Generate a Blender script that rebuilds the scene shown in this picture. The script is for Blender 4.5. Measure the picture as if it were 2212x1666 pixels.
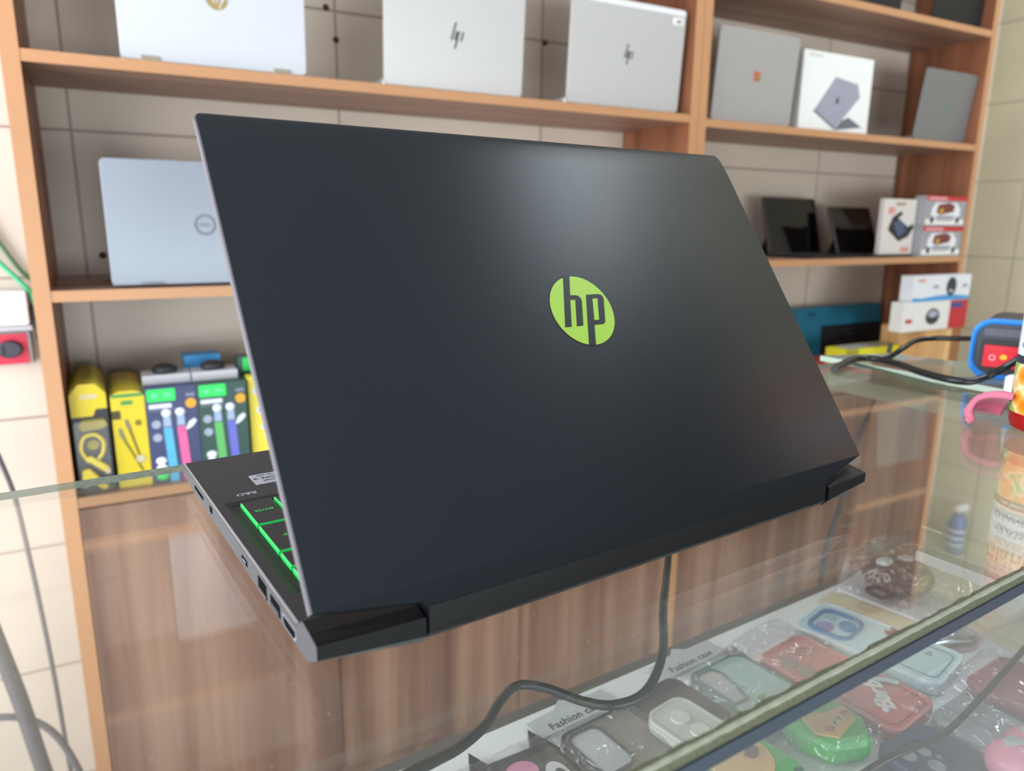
import bpy, bmesh, math, random
from mathutils import Vector, Matrix
R = math.radians
for o in list(bpy.data.objects): bpy.data.objects.remove(o)
S = bpy.context.scene
COL = S.collection

# ------------------------------------------------------------------ camera, world, lights, exposure
H = 1.15                                   # counter glass height above the floor (m)
cam_d = bpy.data.cameras.new('camera'); cam = bpy.data.objects.new('camera', cam_d); COL.objects.link(cam)
F_PX = 1579.07
cam_d.sensor_fit = 'HORIZONTAL'; cam_d.sensor_width = 36.0; cam_d.lens = F_PX / 2212 * 36.0
cam_d.clip_start = 0.01; cam_d.clip_end = 60
pitch, roll = 0.22259, 0.010551
fw = Vector((0, math.cos(pitch), -math.sin(pitch))); rt = Vector((1, 0, 0)); up = rt.cross(fw)
rt2 = rt * math.cos(roll) + up * math.sin(roll); up2 = -rt * math.sin(roll) + up * math.cos(roll)
cm = Matrix((rt2, up2, -fw)).transposed().to_4x4(); cm.translation = Vector((0, 0, H + 0.1715))
cam.matrix_world = cm
cam_d.dof.use_dof = True; cam_d.dof.focus_distance = 0.44; cam_d.dof.aperture_fstop = 8.0
S.camera = cam

w = bpy.data.worlds.new('daylight'); S.world = w; w.use_nodes = True
bg = w.node_tree.nodes['Background']; bg.inputs[0].default_value = (0.86, 0.93, 1.0, 1); bg.inputs[1].default_value = 1.3
S.view_settings.view_transform = 'Standard'; S.view_settings.look = 'None'
S.view_settings.exposure = -0.12; S.view_settings.gamma = 1.0
S.view_settings.use_curve_mapping = False

# ------------------------------------------------------------------ frames
AB = R(28.4); DB = 1.47
EPS = 0.0004
def BK(u, v, z, rot=0):                    # bookcase frame: u along the shelves, v into the shelves, z from the glass top
    P = Vector((u * math.cos(AB) - (v + DB) * math.sin(AB), u * math.sin(AB) + (v + DB) * math.cos(AB), z + H))
    return Matrix.Translation(P) @ Matrix.Rotation(AB + R(rot), 4, 'Z')
AC = R(33.0)
def CT(u, v, z, rot=0):                    # counter frame: u along the counter, v away from the customer
    P = Vector((u * math.cos(AC) - v * math.sin(AC), u * math.sin(AC) + v * math.cos(AC), z + H))
    return Matrix.Translation(P) @ Matrix.Rotation(AC + R(rot), 4, 'Z')
def area_lamp(name, M, sx, sy, power, col):
    d = bpy.data.lights.new(name, 'AREA'); d.shape = 'RECTANGLE'; d.size = sx; d.size_y = sy; d.energy = power; d.color = col
    o = bpy.data.objects.new(name, d); COL.objects.link(o); o.matrix_world = M; return o
# daylight coming in through the open shop front on the left, and the ceiling tube lamps
area_lamp('side_door_daylight', BK(-1.02, -1.15, 0.15) @ Matrix.Rotation(R(-90), 4, 'Y'), 2.4, 2.1, 88, (0.92, 0.95, 1.0))
area_lamp('shop_front_daylight', BK(0.9, -4.58, -0.55) @ Matrix.Rotation(R(90), 4, 'X'), 3.4, 1.1, 115, (0.90, 0.95, 1.0))
area_lamp('ceiling_panel_lamp', BK(2.25, -1.20, 2.08), 1.0, 0.8, 35, (0.88, 0.95, 1.0))

# ------------------------------------------------------------------ materials
def nn(nt, t, **k):
    n = nt.nodes.new(t)
    for a, b in k.items(): setattr(n, a, b)
    return n
def srgb(r, g, b):
    f = lambda c: ((c / 255 + 0.055) / 1.055) ** 2.4 if c > 10 else c / 255 / 12.92
    return (f(r), f(g), f(b), 1)
MATS = {}
def mat(name, col, rough=0.5, metal=0.0, spec=0.5, var=0.06, scale=30, bump=0.0, emit=None, estr=0, coat=0, trans=0, sheen=0):
    if name in MATS: return MATS[name]
    m = bpy.data.materials.new(name); m.use_nodes = True; nt = m.node_tree; b = nt.nodes['Principled BSDF']
    tc = nn(nt, 'ShaderNodeTexCoord'); nz = nn(nt, 'ShaderNodeTexNoise'); nz.inputs['Scale'].default_value = scale; nz.inputs['Detail'].default_value = 3
    nt.links.new(tc.outputs['Object'], nz.inputs['Vector'])
    c = srgb(*col); mx = nn(nt, 'ShaderNodeMix', data_type='RGBA')
    mx.inputs[6].default_value = tuple(x * (1 - var) for x in c[:3]) + (1,); mx.inputs[7].default_value = tuple(min(1, x * (1 + var)) for x in c[:3]) + (1,)
    nt.links.new(nz.outputs['Fac'], mx.inputs[0]); nt.links.new(mx.outputs[2], b.inputs['Base Color'])
    b.inputs['Roughness'].default_value = rough; b.inputs['Metallic'].default_value = metal
    b.inputs['Specular IOR Level'].default_value = spec; b.inputs['Coat Weight'].default_value = coat
    b.inputs['Transmission Weight'].default_value = trans
    if sheen: b.inputs['Sheen Weight'].default_value = sheen
    if bump:
        bp = nn(nt, 'ShaderNodeBump'); bp.inputs['Strength'].default_value = bump; bp.inputs['Distance'].default_value = 0.001
        nt.links.new(nz.outputs['Fac'], bp.inputs['Height']); nt.links.new(bp.outputs['Normal'], b.inputs['Normal'])
    if emit:
        b.inputs['Emission Color'].default_value = srgb(*emit); b.inputs['Emission Strength'].default_value = estr
    MATS[name] = m; return m
def wood(name, c1, c2, c3, axis, rough=0.45, fine=70):
    """laminate with grain running along the given local axis"""
    if name in MATS: return MATS[name]
    m = bpy.data.materials.new(name); m.use_nodes = True; nt = m.node_tree; b = nt.nodes['Principled BSDF']
    tc = nn(nt, 'ShaderNodeTexCoord'); mp = nn(nt, 'ShaderNodeMapping')
    sc = [1, 1, 1]; sc[axis] = 0.045; mp.inputs['Scale'].default_value = sc
    nt.links.new(tc.outputs['Object'], mp.inputs['Vector'])
    n1 = nn(nt, 'ShaderNodeTexNoise'); n1.inputs['Scale'].default_value = 14; n1.inputs['Detail'].default_value = 4; n1.inputs['Distortion'].default_value = 0.6
    n2 = nn(nt, 'ShaderNodeTexNoise'); n2.inputs['Scale'].default_value = fine; n2.inputs['Detail'].default_value = 2
    for n in (n1, n2): nt.links.new(mp.outputs[0], n.inputs['Vector'])
    r1 = nn(nt, 'ShaderNodeValToRGB'); e = r1.color_ramp.elements
    e[0].position = 0.32; e[0].color = srgb(*c1); e[1].position = 0.68; e[1].color = srgb(*c3)
    k = r1.color_ramp.elements.new(0.5); k.color = srgb(*c2)
    nt.links.new(n1.outputs['Fac'], r1.inputs[0])
    r2 = nn(nt, 'ShaderNodeMapRange'); r2.inputs['From Min'].default_value = 0.3; r2.inputs['From Max'].default_value = 0.7
    r2.inputs['To Min'].default_value = 0.86; r2.inputs['To Max'].default_value = 1.1; nt.links.new(n2.outputs['Fac'], r2.inputs['Value'])
    mu = nn(nt, 'ShaderNodeMix', data_type='RGBA', blend_type='MULTIPLY'); mu.inputs[0].default_value = 1
    nt.links.new(r1.outputs[0], mu.inputs[6]); nt.links.new(r2.outputs[0], mu.inputs[7])
    nt.links.new(mu.outputs[2], b.inputs['Base Color']); b.inputs['Roughness'].default_value = rough
    MATS[name] = m; return m
def tile(name, col, grout, tw, th, ox, oz, ax=0, az=2, var=0.12, rough=0.4, gw=0.004):
    """rectangular tiles laid on a straight grid in the object's own coordinates"""
    if name in MATS: return MATS[name]
    m = bpy.data.materials.new(name); m.use_nodes = True; nt = m.node_tree; b = nt.nodes['Principled BSDF']
    tc = nn(nt, 'ShaderNodeTexCoord'); sp = nn(nt, 'ShaderNodeSeparateXYZ'); nt.links.new(tc.outputs['Object'], sp.inputs[0])
    def line(out, size, off):
        a = nn(nt, 'ShaderNodeMath', operation='SUBTRACT'); nt.links.new(out, a.inputs[0]); a.inputs[1].default_value = off
        f = nn(nt, 'ShaderNodeMath', operation='FLOORED_MODULO'); nt.links.new(a.outputs[0], f.inputs[0]); f.inputs[1].default_value = size
        d = nn(nt, 'ShaderNodeMath', operation='PINGPONG'); nt.links.new(f.outputs[0], d.inputs[0]); d.inputs[1].default_value = size / 2
        r = nn(nt, 'ShaderNodeMapRange'); r.inputs['From Min'].default_value = gw * 0.4; r.inputs['From Max'].default_value = gw
        r.inputs['To Min'].default_value = 1; r.inputs['To Max'].default_value = 0; nt.links.new(d.outputs[0], r.inputs['Value']); return r.outputs[0]
    l1, l2 = line(sp.outputs[ax], tw, ox), line(sp.outputs[az], th, oz)
    mxm = nn(nt, 'ShaderNodeMath', operation='MAXIMUM'); nt.links.new(l1, mxm.inputs[0]); nt.links.new(l2, mxm.inputs[1])
    nz = nn(nt, 'ShaderNodeTexNoise'); nz.inputs['Scale'].default_value = 3.2; nz.inputs['Detail'].default_value = 6; nt.links.new(tc.outputs['Object'], nz.inputs['Vector'])
    c = srgb(*col); mx = nn(nt, 'ShaderNodeMix', data_type='RGBA')
    mx.inputs[6].default_value = tuple(x * (1 - var * 2) for x in c[:3]) + (1,); mx.inputs[7].default_value = tuple(min(1, x * (1 + var)) for x in c[:3]) + (1,)
    nt.links.new(nz.outputs['Fac'], mx.inputs[0])
    m2 = nn(nt, 'ShaderNodeMix', data_type='RGBA'); nt.links.new(mxm.outputs[0], m2.inputs[0]); nt.links.new(mx.outputs[2], m2.inputs[6]); m2.inputs[7].default_value = srgb(*grout)
    nt.links.new(m2.outputs[2], b.inputs['Base Color']); b.inputs['Roughness'].default_value = rough
    MATS[name] = m; return m
def clear(name, tint, rough=0.0, dust_haze=0.0, r0=0.04, haze_col=(200, 200, 195), crinkle=0, spots=False, gain=1.0):
    """clear sheet: tinted see-through plus Fresnel reflection, with a thin diffuse film for specks and painted milky haze"""
    if name in MATS: return MATS[name]
    m = bpy.data.materials.new(name); m.use_nodes = True; nt = m.node_tree; nt.nodes.clear()
    out = nn(nt, 'ShaderNodeOutputMaterial'); tr = nn(nt, 'ShaderNodeBsdfTransparent'); tr.inputs[0].default_value = tint + (1,)
    gl = nn(nt, 'ShaderNodeBsdfGlossy'); gl.inputs['Roughness'].default_value = rough; gl.inputs[0].default_value = (1, 1, 1, 1)
    ge = nn(nt, 'ShaderNodeNewGeometry'); dp = nn(nt, 'ShaderNodeVectorMath', operation='DOT_PRODUCT')
    nt.links.new(ge.outputs['Incoming'], dp.inputs[0]); nt.links.new(ge.outputs['Normal'], dp.inputs[1])
    ab = nn(nt, 'ShaderNodeMath', operation='ABSOLUTE'); nt.links.new(dp.outputs['Value'], ab.inputs[0])
    iv = nn(nt, 'ShaderNodeMath', operation='SUBTRACT'); iv.inputs[0].default_value = 1; nt.links.new(ab.outputs[0], iv.inputs[1])
    pw = nn(nt, 'ShaderNodeMath', operation='POWER'); nt.links.new(iv.outputs[0], pw.inputs[0]); pw.inputs[1].default_value = 5
    ma = nn(nt, 'ShaderNodeMath', operation='MULTIPLY_ADD'); nt.links.new(pw.outputs[0], ma.inputs[0]); ma.inputs[1].default_value = (1 - r0) * gain; ma.inputs[2].default_value = r0
    mx = nn(nt, 'ShaderNodeMixShader'); nt.links.new(ma.outputs[0], mx.inputs[0]); nt.links.new(tr.outputs[0], mx.inputs[1]); nt.links.new(gl.outputs[0], mx.inputs[2])
    last = mx.outputs[0]; tc = nn(nt, 'ShaderNodeTexCoord')
    if crinkle:
        nz = nn(nt, 'ShaderNodeTexNoise'); nz.inputs['Scale'].default_value = 28; nz.inputs['Detail'].default_value = 2; nz.inputs['Distortion'].default_value = 1.2
        nt.links.new(tc.outputs['Object'], nz.inputs['Vector'])
        bp = nn(nt, 'ShaderNodeBump'); bp.inputs['Strength'].default_value = crinkle; bp.inputs['Distance'].default_value = 0.02
        nt.links.new(nz.outputs['Fac'], bp.inputs['Height']); nt.links.new(bp.outputs[0], gl.inputs['Normal'])
    if dust_haze:
        df = nn(nt, 'ShaderNodeBsdfDiffuse'); df.inputs[0].default_value = srgb(*haze_col)
        m2 = nn(nt, 'ShaderNodeMixShader'); nz = nn(nt, 'ShaderNodeTexNoise'); nz.inputs['Scale'].default_value = 9; nz.inputs['Detail'].default_value = 5
        nt.links.new(tc.outputs['Object'], nz.inputs['Vector'])
        mr = nn(nt, 'ShaderNodeMapRange'); mr.inputs['From Min'].default_value = 0.35; mr.inputs['From Max'].default_value = 0.75
        mr.inputs['To Min'].default_value = dust_haze * 0.5; mr.inputs['To Max'].default_value = dust_haze * 1.4; nt.links.new(nz.outputs['Fac'], mr.inputs['Value'])
        fac = mr.outputs[0]
        if spots:
            vo = nn(nt, 'ShaderNodeTexVoronoi'); vo.inputs['Scale'].default_value = 120; nt.links.new(tc.outputs['Object'], vo.inputs['Vector'])
            l = nn(nt, 'ShaderNodeMath', operation='LESS_THAN'); nt.links.new(vo.outputs['Distance'], l.inputs[0]); l.inputs[1].default_value = 0.045
            sm = nn(nt, 'ShaderNodeMath', operation='MULTIPLY'); nt.links.new(l.outputs[0], sm.inputs[0]); sm.inputs[1].default_value = 0.5
            mm = nn(nt, 'ShaderNodeMath', operation='MAXIMUM'); nt.links.new(fac, mm.inputs[0]); nt.links.new(sm.outputs[0], mm.inputs[1]); fac = mm.outputs[0]
        nt.links.new(fac, m2.inputs[0]); nt.links.new(last, m2.inputs[1]); nt.links.new(df.outputs[0], m2.inputs[2]); last = m2.outputs[0]
    nt.links.new(last, out.inputs[0]); MATS[name] = m; return m

W_FRONT = wood('laminate_upright', (120, 73, 48), (142, 89, 60), (162, 107, 76), 2)
W_SHELF = wood('laminate_shelf', (140, 106, 90), (156, 120, 102), (168, 132, 112), 0)
W_DOOR = wood('laminate_door', (112, 80, 66), (140, 104, 86), (164, 128, 106), 2, fine=45)
W_EDGE = mat('edge_banding', (186, 137, 97), 0.4, var=0.05, scale=12)
TILE_B = tile('wall_tile', (216, 202, 186), (158, 140, 126), 0.535, 0.285, -0.049, 0.335 + H)
TILE_R = tile('side_wall_tile', (206, 200, 172), (166, 160, 134), 0.535, 0.285, 0.1, 0.335 + H, ax=1)
TILE_F = tile('floor_tile', (190, 186, 170), (140, 136, 124), 0.40, 0.40, 0.05, 0.1, ax=0, az=1, rough=0.25)
PAINT = mat('ceiling_paint', (168, 168, 168), 0.8, var=0.03, scale=3)
SMOKE = mat('rear_wall_paint', (72, 68, 66), 0.8, var=0.06, scale=3)
GLASS = clear('counter_glass', (0.97, 0.985, 0.975), dust_haze=0.035, spots=True)
GLASS_V = clear('front_glass', (0.975, 0.99, 0.985), dust_haze=0.035, haze_col=(205, 214, 225))  # bluish-white film paints the milky reflected haze onto the front pane
GLASS_E = mat('glass_edge', (98, 112, 92), 0.25, var=0.35, scale=260, bump=0.4)
BAG = clear('clear_film', (0.98, 0.98, 0.99), rough=0.05, dust_haze=0.03, haze_col=(225, 225, 232), crinkle=0.9, r0=0.06)
BLACK = mat('black_plastic', (24, 25, 28), 0.45)
WHITE = mat('white_plastic', (235, 236, 238), 0.4, var=0.02)
INK = mat('dark_ink', (35, 36, 40), 0.6)
PAPERW = mat('white_card', (228, 227, 222), 0.6, var=0.02)

# ------------------------------------------------------------------ mesh helpers
class MB:
    def __init__(s): s.v = []; s.f = []; s.m = []; s.sm = []
    def add(s, vs, fs, m=0, smooth=False):
        n = len(s.v); s.v += [tuple(v) for v in vs]
        for f in fs: s.f.append([i + n for i in f]); s.m.append(m if not isinstance(m, list) else m[len(s.m) % len(m)]); s.sm.append(smooth)
        return s
    def box(s, x0, x1, y0, y1, z0, z1, m=0, front=None):
        vs = [(x, y, z) for z in (z0, z1) for y in (y0, y1) for x in (x0, x1)]
        fs = [(0, 2, 3, 1), (4, 5, 7, 6), (0, 1, 5, 4), (2, 6, 7, 3), (0, 4, 6, 2), (1, 3, 7, 5)]   # bottom, top, front(-y), back, left, right
        n = len(s.v); s.v += vs
        for i, f in enumerate(fs):
            s.f.append([k + n for k in f]); s.m.append(front if (front is not None and i == 2) else m); s.sm.append(False)
        return s
    def prism(s, poly, lo, hi, axes=(0, 1, 2), m=0, side=None, smooth=False, topm=None):
        """polygon in the plane axes[0],axes[1], extruded along axes[2]"""
        n = len(poly); k = len(s.v)
        for h in (lo, hi):
            for p in poly:
                q = [0, 0, 0]; q[axes[0]] = p[0]; q[axes[1]] = p[1]; q[axes[2]] = h; s.v.append(tuple(q))
        s.f.append([k + i for i in reversed(range(n))]); s.m.append(m); s.sm.append(False)
        s.f.append([k + n + i for i in range(n)]); s.m.append(m if topm is None else topm); s.sm.append(False)
        for i in range(n):
            j = (i + 1) % n; s.f.append([k + i, k + j, k + n + j, k + n + i]); s.m.append(m if side is None else side); s.sm.append(smooth)
        return s
    def loft(s, secs, m=0, caps=(None, None), closed=True, smooth=False, segm=None):
        k = len(s.v); n = len(secs[0])
        for c in secs: s.v += [tuple(p) for p in c]
        for a in range(len(secs) - 1):
            for i in range(n if closed else n - 1):
                j = (i + 1) % n
                s.f.append([k + a * n + i, k + a * n + j, k + (a + 1) * n + j, k + (a + 1) * n + i])
                s.m.append(segm[i] if segm else m); s.sm.append(smooth)
        if caps[0] is not None: s.f.append([k + i for i in reversed(range(n))]); s.m.append(caps[0]); s.sm.append(False)
        if caps[1] is not None: s.f.append([k + (len(secs) - 1) * n + i for i in range(n)]); s.m.append(caps[1]); s.sm.append(False)
        return s
    def tube(s, pts, r, n=10, m=0, sub=6):
        P = smooth_path(pts, sub); secs = []
        rad = r if callable(r) else (lambda t: r)
        T0 = (P[1] - P[0]).normalized(); N = T0.orthogonal().normalized()
        for i, p in enumerate(P):
            T = (P[min(i + 1, len(P) - 1)] - P[max(i - 1, 0)]).normalized()
            N = (N - T * N.dot(T)).normalized(); B = T.cross(N); rr = rad(i / (len(P) - 1))
            secs.append([p + (N * math.cos(a) + B * math.sin(a)) * rr for a in [2 * math.pi * q / n for q in range(n)]])
        return s.loft(secs, m, (m, m), smooth=True)
    def lathe(s, prof, n=32, m=0, cx=0, cy=0, caps=True):
        secs = [[(cx + r * math.cos(2 * math.pi * q / n), cy + r * math.sin(2 * math.pi * q / n), z) for q in range(n)] for r, z in prof]
        return s.loft(secs, m, (m, m) if caps else (None, None), smooth=True)
    def ell(s, cx, cy, cz, rx, ry, rz, m=0, n=20, rings=10):
        secs = []
        for a in range(rings + 1):
            t = -math.pi / 2 + math.pi * a / rings; k = max(math.cos(t), 1e-3)
            secs.append([(cx + rx * k * math.cos(2 * math.pi * q / n), cy + ry * k * math.sin(2 * math.pi * q / n), cz + rz * math.sin(t)) for q in range(n)])
        return s.loft(secs, m, (m, m), smooth=True)
    def build(s, name, mats, parent=None, M=None, bevel=0, seg=2):
        me = bpy.data.meshes.new(name); me.from_pydata(s.v, [], s.f)
        mats = mats if isinstance(mats, (list, tuple)) else [mats]
        for x in mats: me.materials.append(x)
        me.polygons.foreach_set('material_index', s.m); me.polygons.foreach_set('use_smooth', s.sm); me.update()
        bm = bmesh.new(); bm.from_mesh(me); bmesh.ops.recalc_face_normals(bm, faces=bm.faces); bm.to_mesh(me); bm.free()
        if any(s.sm): me.set_sharp_from_angle(angle=R(38))
        o = bpy.data.objects.new(name, me); COL.objects.link(o)
        if parent is not None: o.parent = parent
        if M is not None:
            if parent is None: o.matrix_world = M
            else: o.matrix_local = M
        if bevel:
            b = o.modifiers.new('bevel', 'BEVEL'); b.width = bevel; b.segments = seg; b.limit_method = 'ANGLE'; b.angle_limit = R(40)
        return o
def smooth_path(pts, sub):
    P = [Vector(p) for p in pts]
    if len(P) < 3 or sub < 2: return P
    Q = [P[0] * 2 - P[1]] + P + [P[-1] * 2 - P[-2]]; out = []
    for i in range(1, len(Q) - 2):
        a, b, c, d = Q[i - 1:i + 3]
        for k in range(sub):
            t = k / sub
            out.append(0.5 * (2 * b + (c - a) * t + (2 * a - 5 * b + 4 * c - d) * t * t + (3 * b - a - 3 * c + d) * t ** 3))
    return out + [P[-1]]
def rrect(x0, x1, y0, y1, r, n=5):
    out = []
    for cx, cy, a0 in ((x1 - r, y1 - r, 0), (x0 + r, y1 - r, 90), (x0 + r, y0 + r, 180), (x1 - r, y0 + r, 270)):
        for k in range(n + 1):
            a = R(a0 + 90 * k / n); out.append((cx + r * math.cos(a), cy + r * math.sin(a)))
    return out
def oval(cx, cy, rx, ry, n=28, a0=0):
    c, s_ = math.cos(R(a0)), math.sin(R(a0))
    return [(cx + rx * math.cos(t) * c - ry * math.sin(t) * s_, cy + rx * math.cos(t) * s_ + ry * math.sin(t) * c) for t in [2 * math.pi * k / n for k in range(n)]]
def thing(name, label, cat, M, group=None):
    o = bpy.data.objects.new(name, None); COL.objects.link(o); o.empty_display_size = 0.02; o.matrix_world = M
    return tag(o, label, cat, group)
def tag(o, label, cat, group=None):
    o['label'] = label; o['category'] = cat
    if group: o['group'] = group
    return o
def struct(o): o['kind'] = 'structure'; return o
def text(name, s, size, m, parent, M, ext=0.0002, align='CENTER', shear=0.0, bend=None, bold=0.0):
    c = bpy.data.curves.new(name, 'FONT'); c.body = s; c.size = size; c.extrude = ext; c.align_x = align; c.align_y = 'CENTER'; c.shear = shear; c.offset = bold; c.resolution_u = 3
    t = bpy.data.objects.new(name + '_curve', c); COL.objects.link(t)
    dg = bpy.context.evaluated_depsgraph_get(); me = bpy.data.meshes.new_from_object(t.evaluated_get(dg))
    bpy.data.objects.remove(t); bpy.data.curves.remove(c)
    me.materials.clear(); me.materials.append(m)
    if bend:
        for v in me.vertices:
            a = v.co.x / bend; r = bend + v.co.z
            v.co = Vector((r * math.sin(a), -r * math.cos(a), v.co.y))
    o = bpy.data.objects.new(name, me); COL.objects.link(o); o.parent = parent; o.matrix_local = M; return o
# text / prints on a face turned to the viewer (local -y): x right, z up
def face_m(x, y, z): return Matrix.Translation((x, y, z)) @ Matrix.Rotation(R(90), 4, 'X')
def print_on(name, poly, y, m, parent, t=0.0004):      # flat printed patch on a front face at local y, polygon in x,z
    return MB().prism(poly, y - t, y, (0, 2, 1), 0).build(name, m, parent)
def rect(x0, x1, z0, z1): return [(x0, z0), (x1, z0), (x1, z1), (x0, z1)]

# ------------------------------------------------------------------ the room
ZT = 2.1                                                 # ceiling above the glass
struct(MB().box(-2.2, 3.1, -5.0, 0.6, -H - 0.1, -H).build('floor', TILE_F, M=BK(0, 0, 0)))
struct(MB().box(-2.2, 3.1, -5.0, 0.6, ZT, ZT + 0.1).build('ceiling', PAINT, M=BK(0, 0, 0)))
wb = struct(MB().box(-2.2, 3.1, 0.0, 0.1, 0, H + ZT).build('wall_back', TILE_B, M=BK(0, 0.275, -H)))
for u, z in ((0.486, 0.561), (0.466, 0.625), (1.027, 0.616), (-0.018, 0.092)):
    MB().lathe([(0.007, -0.004), (0.007, 0.002), (0.003, 0.006)], 12).build('wall_plug', mat('rusty_plug', (70, 44, 34), 0.7), wb, Matrix.Translation((u, 0, z + H)) @ Matrix.Rotation(R(90), 4, 'X'))
struct(MB().box(0.0, 0.1, -1.05, 0.275, 0, H + ZT).box(0.0, 0.1, -5.0, -1.05, 0, H + ZT, 1).build('wall_right', [TILE_R, mat('unseen_dark_wall', (28, 24, 22), 0.8)], M=BK(3.0, 0, -H)))  # unseen near stretch added in dark so the laptop lid reflects less light
struct(MB().box(-2.2, -0.85, -0.1, 0.0, 0, H + ZT).box(2.65, 3.1, -0.1, 0, 0, H + ZT).box(-0.85, 2.65, -0.1, 0, H + 1.0, H + ZT).build('wall_front', SMOKE, M=BK(0, -4.6, -H)))
lw = MB(); lw.box(-0.1, 0, -4.6, -2.25, 0, H + ZT).box(-0.1, 0, -0.08, 0.275, 0, H + ZT).box(-0.1, 0, -2.25, -0.08, H + 1.36, H + ZT)
struct(lw.build('wall_left', PAINT, M=BK(-1.05, 0, -H)))

# ------------------------------------------------------------------ bookcases
def bookcase(name, label, u0, u1, shelves, ndoor, doorgap):
    wd = u1 - u0; D = 0.268; t = 0.026
    b = thing(name, label, 'bookcase', BK(u0, 0, -H))
    top = 1.2
    for x in (0, wd - t): MB().box(x, x + t, 0, D, 0, H + top, 0, 1).build('side_panel', [W_FRONT, W_EDGE], b)
    for z in shelves + [top]:
        MB().box(t, wd - t, 0.001, D, H + z - 0.019, H + z, 0, 1).build('shelf', [W_SHELF, W_EDGE], b)
    zc = H - 0.349
    MB().box(t, wd - t, 0.02, 0.045, 0, 0.07).build('kick_board', W_DOOR, b)
    dw = (wd - 2 * t) / ndoor
    for k in range(ndoor):
        d = MB().box(t + dw * k + 0.0015, t + dw * (k + 1) - 0.0015, 0.0, 0.018, 0.07, zc - 0.004).build('cabinet_door', W_DOOR, b)
    return b
bookcase('bookcase', 'wide wooden bookcase bay on the left holding the silver and white laptops above packaged accessories', -0.126, 1.312, [0.80, 0.43, 0.045, -0.33], 3, 0)
bookcase('bookcase', 'wooden bookcase bay on the right holding grey laptops, a white laptop box and gamepad boxes', 1.313, 2.515, [0.765, 0.424, 0.07, -0.325], 2, 0)
SL = {'A': 0.43 + EPS, 'B': 0.045 + EPS, 'C': -0.33 + EPS}; SR = {'T': 0.765 + EPS, 'A': 0.424 + EPS, 'B': 0.07 + EPS, 'C': -0.325 + EPS}

# ------------------------------------------------------------------ laptops seen from behind on the shelves
def shelf_laptop(label, M, wdt, hgt, dep, lid_m, base_m, tilt=4, hinges=True, th=0.006, name='laptop'):
    L = thing(name, label, 'laptop', M)
    MB().prism(rrect(0, wdt, 0.004, dep, 0.010), 0.002, 0.016, (0, 1, 2)).build('base', base_m, L, bevel=0.0015)
    lid = MB().prism(rrect(0, wdt, 0.0, hgt, 0.009), 0.0, th, (0, 2, 1)).build('lid', lid_m, L, Matrix.Translation((0, -0.004, 0.004)) @ Matrix.Rotation(R(tilt), 4, 'X'), bevel=0.001)
    MB().prism(rrect(0.004, wdt - 0.004, 0.008, hgt - 0.005, 0.004), th, th + 0.0005, (0, 2, 1)).build('screen', mat('dark_screen', (12, 13, 16), 0.15), lid)
    for x in (-0.004, ): pass
    for x in (0.012, wdt - 0.03):
        for y in (0.02, dep - 0.02): MB().box(x, x + 0.018, y - 0.004, y + 0.004, 0, 0.003).build('rubber_foot', BLACK, L)
    return L, lid
SILVER_W = mat('white_silver_shell', (196, 199, 204), 0.42, 0.25, var=0.02)
SILVER = mat('silver_shell', (202, 201, 197), 0.4, 0.35, var=0.02)
SILVER_B = mat('blue_silver_shell', (146, 153, 163), 0.4, 0.4, var=0.02)
GREY = mat('grey_shell', (176, 172, 168), 0.45, 0.35, var=0.02)
GREY_D = mat('dark_grey_shell', (126, 126, 126), 0.45, 0.35, var=0.02)
LOGO_G = mat('gold_mark', (168, 148, 96), 0.35, 0.6)
LOGO_D = mat('dark_chrome_mark', (96, 94, 92), 0.3, 0.7)
HW = 0.313
L, lid = shelf_laptop('white laptop with gold round emblem and two hinge tabs, leftmost on the top visible shelf', BK(0.044, 0.028, SL['A'] + 0.0), HW, 0.225, 0.215, SILVER_W, SILVER_W)
for x in (0.030, 0.252): MB().box(x, x + 0.032, -0.0065, 0.008, 0.002, 0.012).build('hinge', mat('hinge_metal', (176, 166, 146), 0.35, 0.6), L, bevel=0.001)
lg = MB()
lg.prism(oval(0.16, 0.112, 0.0185, 0.0185), -0.0006, 0, (0, 2, 1)).build('round_emblem', LOGO_G, lid)
for x0, z0, z1 in ((0.1525, 0.105, 0.128), (0.1585, 0.105, 0.117), (0.163, 0.096, 0.118), (0.169, 0.107, 0.118)):
    MB().prism([(x0, z0), (x0 + 0.0022, z0), (x0 + 0.0022 + (z1 - z0) * 0.3, z1), (x0 + (z1 - z0) * 0.3, z1)], -0.0009, -0.0006, (0, 2, 1)).build('emblem_stroke', SILVER_W, lid)
def slashes(lid, cx, cz, k, m):
    # four slanted strokes of the slim emblem: tall, short, short hanging low, short
    for x0, z0, z1 in ((-0.0085, -0.008, 0.017), (-0.0030, -0.008, 0.005), (0.0005, -0.020, 0.005), (0.0075, -0.009, 0.005)):
        q = [(cx + k * (x0 + s_ + (z * 0.28)), cz + k * z) for s_, z in ((0, z0), (0.0028, z0), (0.0028, z1), (0, z1))]
        MB().prism(q, -0.0006, 0, (0, 2, 1)).build('emblem_stroke', m, lid)
L, lid = shelf_laptop('silver laptop with dark slim slanted emblem, second from left on the top visible shelf', BK(0.510, 0.028, SL['A']), 0.314, 0.218, 0.215, SILVER, SILVER)
slashes(lid, 0.157, 0.108, 1.35, LOGO_D)
L, lid = shelf_laptop('silver laptop with a small sticker in its top right corner, beside the middle upright', BK(0.940, 0.028, SL['A']), 0.324, 0.229, 0.215, SILVER, SILVER)
slashes(lid, 0.163, 0.118, 1.2, LOGO_D)
MB().prism(rrect(0.003, 0.321, 0.216, 0.2265, 0.002), -0.0004, 0, (0, 2, 1)).build('antenna_strip', mat('pale_strip', (225, 226, 228), 0.35), lid)
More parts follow.
